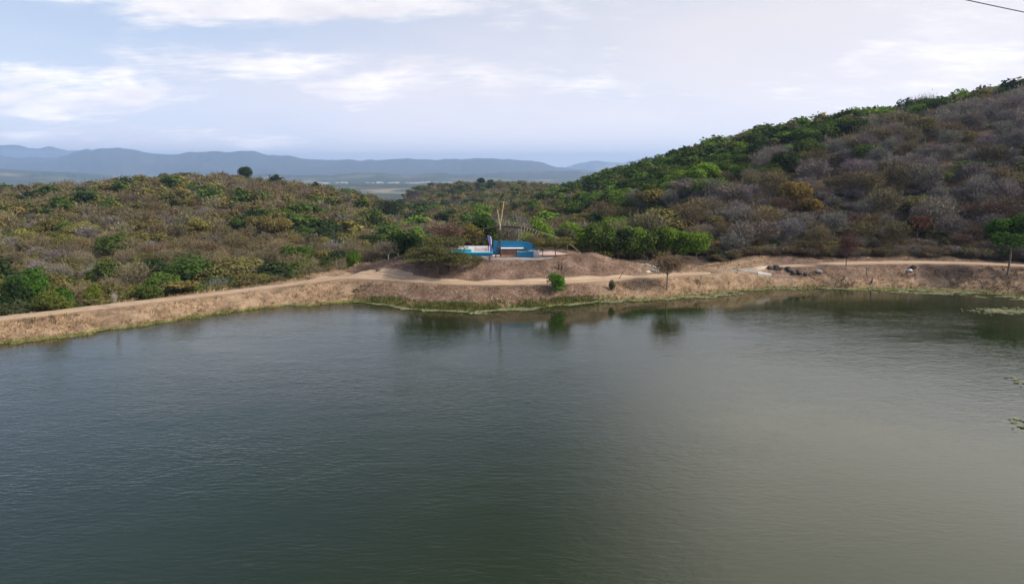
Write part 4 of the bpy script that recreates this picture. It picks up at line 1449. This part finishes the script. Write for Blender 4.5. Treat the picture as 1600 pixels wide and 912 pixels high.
# purple pillar
Yp = 115.9
px_ = tx(766, Yp)
r = thing('purple_pillar', 'leaning purple pillar with a white face at the end of the blue wall', 'pillar', (px_, Yp, TZ))
zp = tz(367.5, Yp) - TZ
bm = bmesh.new()
for x_, y_ in ((0, 0),):
    n_seg = 10
    prev = None
    for k in range(n_seg + 1):
        f_ = k / n_seg
        cxk = 0.10 - 0.34 * max(0, f_ - 0.45) * 1.6
        hwk = 0.13 + 0.16 * f_ ** 1.5
        zc = zp * f_
        ring = [bm.verts.new((cxk - hwk, -0.16, zc)), bm.verts.new((cxk + hwk, -0.16, zc - 0.18 * f_)), bm.verts.new((cxk + hwk, 0.16, zc - 0.18 * f_)), bm.verts.new((cxk - hwk, 0.16, zc))]
        if prev:
            for q_ in range(4):
                bm.faces.new((prev[q_], prev[(q_ + 1) % 4], ring[(q_ + 1) % 4], ring[q_]))
        else:
            bm.faces.new(ring[::-1])
        prev = ring
    bm.faces.new(prev)
bm_obj('shaft', bm, M['purple'], r)
bm = bmesh.new()
prism(bm, [(0.16, zp * 0.55), (0.30, zp * 0.56), (0.255, zp * 0.78), (0.17, zp * 0.93), (0.03, zp * 0.95), (0.10, zp * 0.75)], -0.20, -0.163)
bm_obj('white_face', bm, M['white'], r)

# two crossed bamboo poles
for (bx, by, tx_, ty_, Yq, rad, lab) in ((774, 404.5, 777.2, 327.5, 113.2, 0.085, 'shorter upright bamboo pole crossing the tall one in front of the blue wall'),
                                         (782.5, 401.5, 787.3, 314.5, 114.2, 0.11, 'tallest bamboo pole leaning over the terrace with a pale tip')):
    A, B = at_y(bx, by, Yq), at_y(tx_, ty_, Yq + 0.2)
    A[2] = TZ - 0.1
    mid_px = (782.2, 362) if rad < 0.1 else (780.3, 362)
    Mid = at_y(mid_px[0], mid_px[1], Yq + 0.1)
    ln = spline(np.array([A, (A * 0.45 + Mid * 0.55), Mid, (Mid * 0.5 + B * 0.5), B]), 6) - A
    r = thing('bamboo_pole', lab, 'pole', A)
    n_l = len(ln)
    cut = int(n_l * 0.52)
    bm = bmesh.new()
    tube(bm, ln[:cut + 1], np.linspace(rad * 1.15, rad, cut + 1), 8)
    bm_obj('lower_stem', bm, M['bamboo_dark'], r, True)
    bm = bmesh.new()
    rr_ = np.linspace(rad, rad * 0.75, n_l - cut)
    tube(bm, ln[cut:], rr_, 8)
    for q_ in range(cut, n_l, 3):
        a_ = Vector(ln[q_])
        tube(bm, [a_ - Vector((0, 0, 0.04)), a_ + Vector((0, 0, 0.04))], rad * 1.18, 8)
    bm_obj('upper_stem', bm, M['bamboo'], r, True)

# bamboo arch with hanging canes
Ya = 120.5
arch_px = ((733, 366), (740, 362.5), (752, 358.5), (765, 356), (780, 354.2), (795, 354), (810, 355), (825, 358), (840, 362), (856, 366.5), (874, 373), (892, 383), (908, 396))
AP = np.array([at_y(a_, b_, Ya - 0.10 * max(0, a_ - 850) / 8) for a_, b_ in arch_px])
base0 = np.array((AP[5][0], Ya, TZ))
r = thing('bamboo_arch', 'long dark bamboo arch spanning the terrace with canes hanging from one end', 'arch', base0)
al = spline(AP, 8) - base0
bm = bmesh.new()
nA = len(al)
tube(bm, al[:int(nA * 0.70)], np.linspace(0.16, 0.21, int(nA * 0.70)), 8)
tube(bm, al[:int(nA * 0.70)] + np.array((0.03, 0.3, -0.05)), 0.075, 7)
bm_obj('arch_rail', bm, M['bamboo_dark'], r, True)
bm = bmesh.new()
tube(bm, al[int(nA * 0.70) - 1:], np.linspace(0.11, 0.06, nA - int(nA * 0.70) + 1), 8)
bm_obj('arch_tail', bm, M['bamboo_old'], r, True)
for a_, b_, c_, d_ in ((810.5, 356.5, 810, 391), (814.5, 353.5, 813, 388), (820, 354, 816.5, 378), (824.5, 355.5, 819, 376), (829.5, 356.5, 822.5, 374), (834.5, 357.5, 826, 373), (839, 360, 830, 374), (843, 362, 834.5, 374)):
    bm = bmesh.new()
    A, B = at_y(a_, b_, Ya - 0.25), at_y(c_, d_, Ya - 0.6)
    tube(bm, [A - base0, (A + B) / 2 - base0 + (0.03, 0, 0), B - base0], 0.052, 6)
    bm_obj('hanging_cane', bm, M['bamboo_old'], r, True)
for a_, b_ in ((752, 372), (746, 366)):
    bm = bmesh.new()
    A = at_y(a_ + 1, 358.5 if a_ > 750 else 361, Ya)
    B = at_y(a_, b_, Ya - 0.1)
    tube(bm, [A - base0, B - base0], 0.03, 5)
    bm_obj('hanging_cane', bm, M['bamboo_dark'], r, True)
g = np.random.default_rng(77)
A = np.array([at_y(g.uniform(736, 754), g.uniform(369, 377), Ya + g.uniform(-0.6, 0.6)) for _ in range(90)]) - base0
B = A + unit(np.column_stack((g.normal(0.7, 0.5, 90), g.normal(0, 0.4, 90), g.normal(-0.1, 0.25, 90)))) * g.uniform(0.5, 1.3, (90, 1))
V, T = sliver_tris(A, B, np.full(90, 0.07), g)
o = link_mesh('dry_branch', V, T, M['bamboo_dark'], r)
# low brace carrying the branch
bm = bmesh.new()
tube(bm, [at_y(734, 374, Ya) - base0, at_y(745, 371.5, Ya) - base0, at_y(757, 377, Ya) - base0, at_y(760, 391, Ya) - base0], [0.03, 0.05, 0.05, 0.06], 6)
bm_obj('branch_limb', bm, M['bamboo_dark'], r, True)

# thin post on the slope and stakes
A = on_z(765.5, 425, 3.3)
A[2] = float(ground(A[0], A[1])[0])
r = thing('thin_post', 'thin rusty post standing on the slope below the terrace', 'post', A)
bm = bmesh.new()
tube(bm, [(0, 0, -0.3), (0, 0, 1.2), (0.02, 0, tz(399, A[1]) - A[2])], 0.06, 6)
bm_obj('shaft', bm, M['bark_dark'], r, True)
bm = bmesh.new()
tube(bm, [(-0.32, -0.01, 0.55), (0.36, -0.02, 0.62)], 0.035, 5)
bm_obj('crossbar', bm, M['brown'], r, True)
for px, top, lab in ((872.5, 408, 'taller weathered stake on the slope above the round bush'), (877.5, 409.5, 'shorter weathered stake beside the taller one on the slope')):
    A = on_z(px, 423.5, 3.6)
    zz0 = float(ground(A[0], A[1])[0])
    bm = bmesh.new()
    tube(bm, [(0, 0, -0.3), (0.03, 0, 0.7), (0.0, 0, tz(top, A[1]) - zz0)], [0.085, 0.075, 0.06], 6)
    o = bm_obj('wooden_stake', bm, M['bark_dark'], None, True)
    o.location = (A[0], A[1], zz0)
    tag(o, lab, 'stake', 'stakes on the mound slope')
# leaning stick by the small shrub, thin sticks on the far bank
for px, py, z, dx_, h_, lab in ((966, 437, 2.3, 1.2, 1.6, 'leaning dry stick beside the small dark shrub by the path'), (1354, 428, 2.0, -0.1, 1.7, 'thin dry stick on the bank below the dark trunked tree'),
                                (1362, 440, 1.0, 0.1, 0.9, 'short dark stump on the bank above the floating leaves')):
    A = on_z(px, py, z)
    A[2] = float(ground(A[0], A[1])[0])
    bm = bmesh.new()
    thick = 0.14 if h_ < 1 else 0.05
    tube(bm, [(0, 0, -0.15), (dx_ * 0.5, 0, h_ * 0.55), (dx_, 0.1, h_)], [thick, thick * 0.8, thick * 0.5], 6)
    if h_ > 1:
        tube(bm, [(dx_ * 0.5, 0, h_ * 0.55), (dx_ * 0.5 - 0.4, 0.1, h_ * 0.9)], [thick * 0.6, thick * 0.3], 5)
    o = bm_obj('stick' if h_ > 1 else 'stump', bm, M['bark_dark'], None, True)
    o.location = A
    tag(o, lab, 'stick' if h_ > 1 else 'stump')


# ------------------------------------------------------------------ concrete, rocks
def slab(name, corners, mat, thick, lift, label, group=None, cat='slab'):
    """corners in photo pixels with a height guess; lies on the ground"""
    P = np.array([on_z(*c_) for c_ in corners])
    P[:, 2] = ground(P[:, 0], P[:, 1]) + lift
    c0 = P.mean(0)
    bm = bmesh.new()
    n = len(P)
    T_ = [bm.verts.new(p - c0) for p in P]
    B_ = [bm.verts.new(p - c0 - (0, 0, thick)) for p in P]
    bm.faces.new(T_)
    bm.faces.new(B_[::-1])
    for k in range(n):
        j = (k + 1) % n
        bm.faces.new((T_[k], B_[k], B_[j], T_[j]))
    bmesh.ops.recalc_face_normals(bm, faces=bm.faces)
    bmesh.ops.triangulate(bm, faces=[f for f in bm.faces if len(f.verts) > 4])
    o = bm_obj(name, bm, mat)
    o.location = c0
    if label:
        tag(o, label, cat, group)
    else:
        kind(o, 'structure')
    return o


rp = spline([at_y(978, 412.5, 120.5), at_y(1000, 416.5, 119.5), at_y(1022, 419.5, 118), at_y(1042, 423, 116)], 14)
strip('concrete_path', rp, 1.7, M['concrete'], 0.16, 4)
for cs, lab, mt in ((((1110, 431.5, 2.25), (1150, 430.5, 2.25), (1152, 438.5, 1.5), (1113, 438.5, 1.5)), 'flat grey concrete slab sloping to the water before the dark rocks', 'concrete_grey'),
                    (((1150.8, 430, 2.25), (1180, 425.5, 2.4), (1182, 436, 1.5), (1153, 438, 1.5)), 'middle grey concrete slab between the flat slab and the pale one', 'concrete_grey'),
                    (((1181, 424.5, 2.5), (1203, 421.5, 2.6), (1205, 433, 1.7), (1184, 436, 1.5)), 'pale concrete slab right beside the dark rocks', 'concrete')):
    slab('concrete_slab', cs, M[mt], 0.6, 0.27, lab, 'concrete slabs of the spillway')


def rock(px, py, z, size, mat, label, seed, group=None, squash=0.7, name='boulder'):
    g = np.random.default_rng(seed)
    bm = bmesh.new()
    bmesh.ops.create_icosphere(bm, subdivisions=3, radius=1)
    ph = g.uniform(0, 10, 3)
    pl = unit(g.normal(0, 1, (9, 3)))
    pd = g.uniform(0.62, 0.95, 9)
    for v in bm.verts:
        p_ = np.array(v.co)
        for n_, d_ in zip(pl, pd):
            e = p_ @ n_ - d_
            if e > 0:
                p_ = p_ - n_ * e * 0.9
        k_ = 1 + 0.10 * math.sin(p_[0] * 5 + ph[0]) * math.sin(p_[1] * 5 + ph[1]) + g.normal(0, 0.012)
        v.co = Vector((p_[0] * k_ * size, p_[1] * k_ * size * 0.8, p_[2] * k_ * size * squash))
    A = on_z(px, py, z)
    A[2] = float(ground(A[0], A[1])[0]) + size * squash * 0.35
    o = bm_obj(name, bm, M[mat], None, False)
    o.location = A
    o.rotation_euler = (0, 0, float(g.uniform(0, 6)))
    return tag(o, label, 'rock', group)


for i, (px, py, z, s, lab) in enumerate((
        (1203, 426.5, 2.2, 0.62, 'dark boulder touching the pale concrete slab'), (1212, 424.5, 2.4, 0.75, 'dark boulder, highest of the heap beside the slab'), (1219, 428, 2.0, 0.55, 'small dark boulder low in the heap beside the slab'),
        (1211, 432, 1.5, 0.5, 'dark boulder lowest in the heap, nearest the water'), (1231, 428, 2.0, 0.7, 'broad dark boulder in the middle of the heap'), (1239, 425, 2.4, 0.55, 'dark boulder on the road side of the heap'),
        (1248, 424, 2.5, 0.6, 'last but one dark boulder towards the grey boulder'), (1259, 423, 2.6, 0.5, 'dark boulder next to the grey boulder'))):
    rock(px, py, z, s, 'rock_dark', lab, 300 + i, 'dark boulders on the far bank')
rock(1278, 422, 2.6, 0.75, 'concrete_grey', 'blue grey boulder at the end of the dark heap', 320, None, 0.5)
rock(1421.5, 422, 2.5, 0.65, 'rock_pale', 'lone white boulder in a sandy hollow by the road', 321, None, 0.5)
rock(1427, 420.5, 2.6, 0.6, 'rock_dark', 'dark boulder leaning on the lone white boulder', 322, None, 0.7)
rock(1012, 426, 2.7, 0.45, 'rock_pale', 'pale stone beside the path before the dome-crowned tree', 323, None, 0.5)
rock(1022, 424.5, 2.7, 0.5, 'rock_pale', 'larger pale stone at the foot of the white concrete ramp', 324, None, 0.5)
rock(590, 420, 3.6, 0.4, 'rock_dark', 'dark stone on the slope below the pale bare tree', 325, None, 0.7)

# ------------------------------------------------------------------ overhead cable
pts = []
A, B = at_y(1500, -2, 46), at_y(1606, 20.5, 46)
dv = B - A
for f_ in np.linspace(-7, 9, 120):
    p_ = A + dv * f_
    p_[2] += 0.03 * ((f_ - 0.5) ** 2 - 0.25)
    pts.append(p_)
bm = bmesh.new()
tube(bm, pts, 0.03, 6)
tag(bm_obj('overhead_cable', bm, M['cable'], None, True), 'thin dark overhead cable crossing the top corner of the sky', 'cable')

# ------------------------------------------------------------------ town on the plain
M['plaster'] = worn('far_plaster', (0.34, 0.31, 0.28), (0.55, 0.52, 0.49), 0.05)
bm = bmesh.new()
for a_, b_, c_, d_, e_z, f_z in ((-1, 1, -1, 1, -0.6, 0.75),):
    box(bm, a_, b_, c_, d_, e_z, f_z)
Aq = [bm.verts.new(p_) for p_ in ((-1.06, -1.06, 0.752), (1.06, -1.06, 0.752), (1.06, 1.06, 0.752), (-1.06, 1.06, 0.752), (-1.06, 0, 1.15), (1.06, 0, 1.15))]
for f_ in ((0, 1, 5, 4), (3, 4, 5, 2), (0, 4, 3), (1, 2, 5), (0, 3, 2, 1)):
    bm.faces.new([Aq[k] for k in f_])
ob0 = bm_obj('town_building', bm, M['plaster'])
tag(ob0, 'tiny pale building in the distant town on the plain', 'building', 'pale buildings of the distant town')
for i in range(36):
    px = float(np.clip(rng.normal(625, 60), 470, 830)) if i >= 0 else 0.0
    Y = float(rng.uniform(5200, 5900)) if i >= 0 else 0.0
    x = col_x(px, Y, -100)
    o = ob0 if i == 0 else ob0.copy()
    if i:
        C.objects.link(o)
    zz0 = -103 + 150 * float(np.clip(fbm(np.array([x / 2600]), np.array([Y / 2600]), 5)[0] - 0.06, -0.02, 1))
    s_ = float(rng.uniform(5, 13))
    o.scale = (s_ * 1.6, s_, float(rng.uniform(3.5, 6.5)))
    o.rotation_euler = (0, 0, float(rng.uniform(-0.5, 0.5)))
    o.location = (x, Y, zz0 + 2)
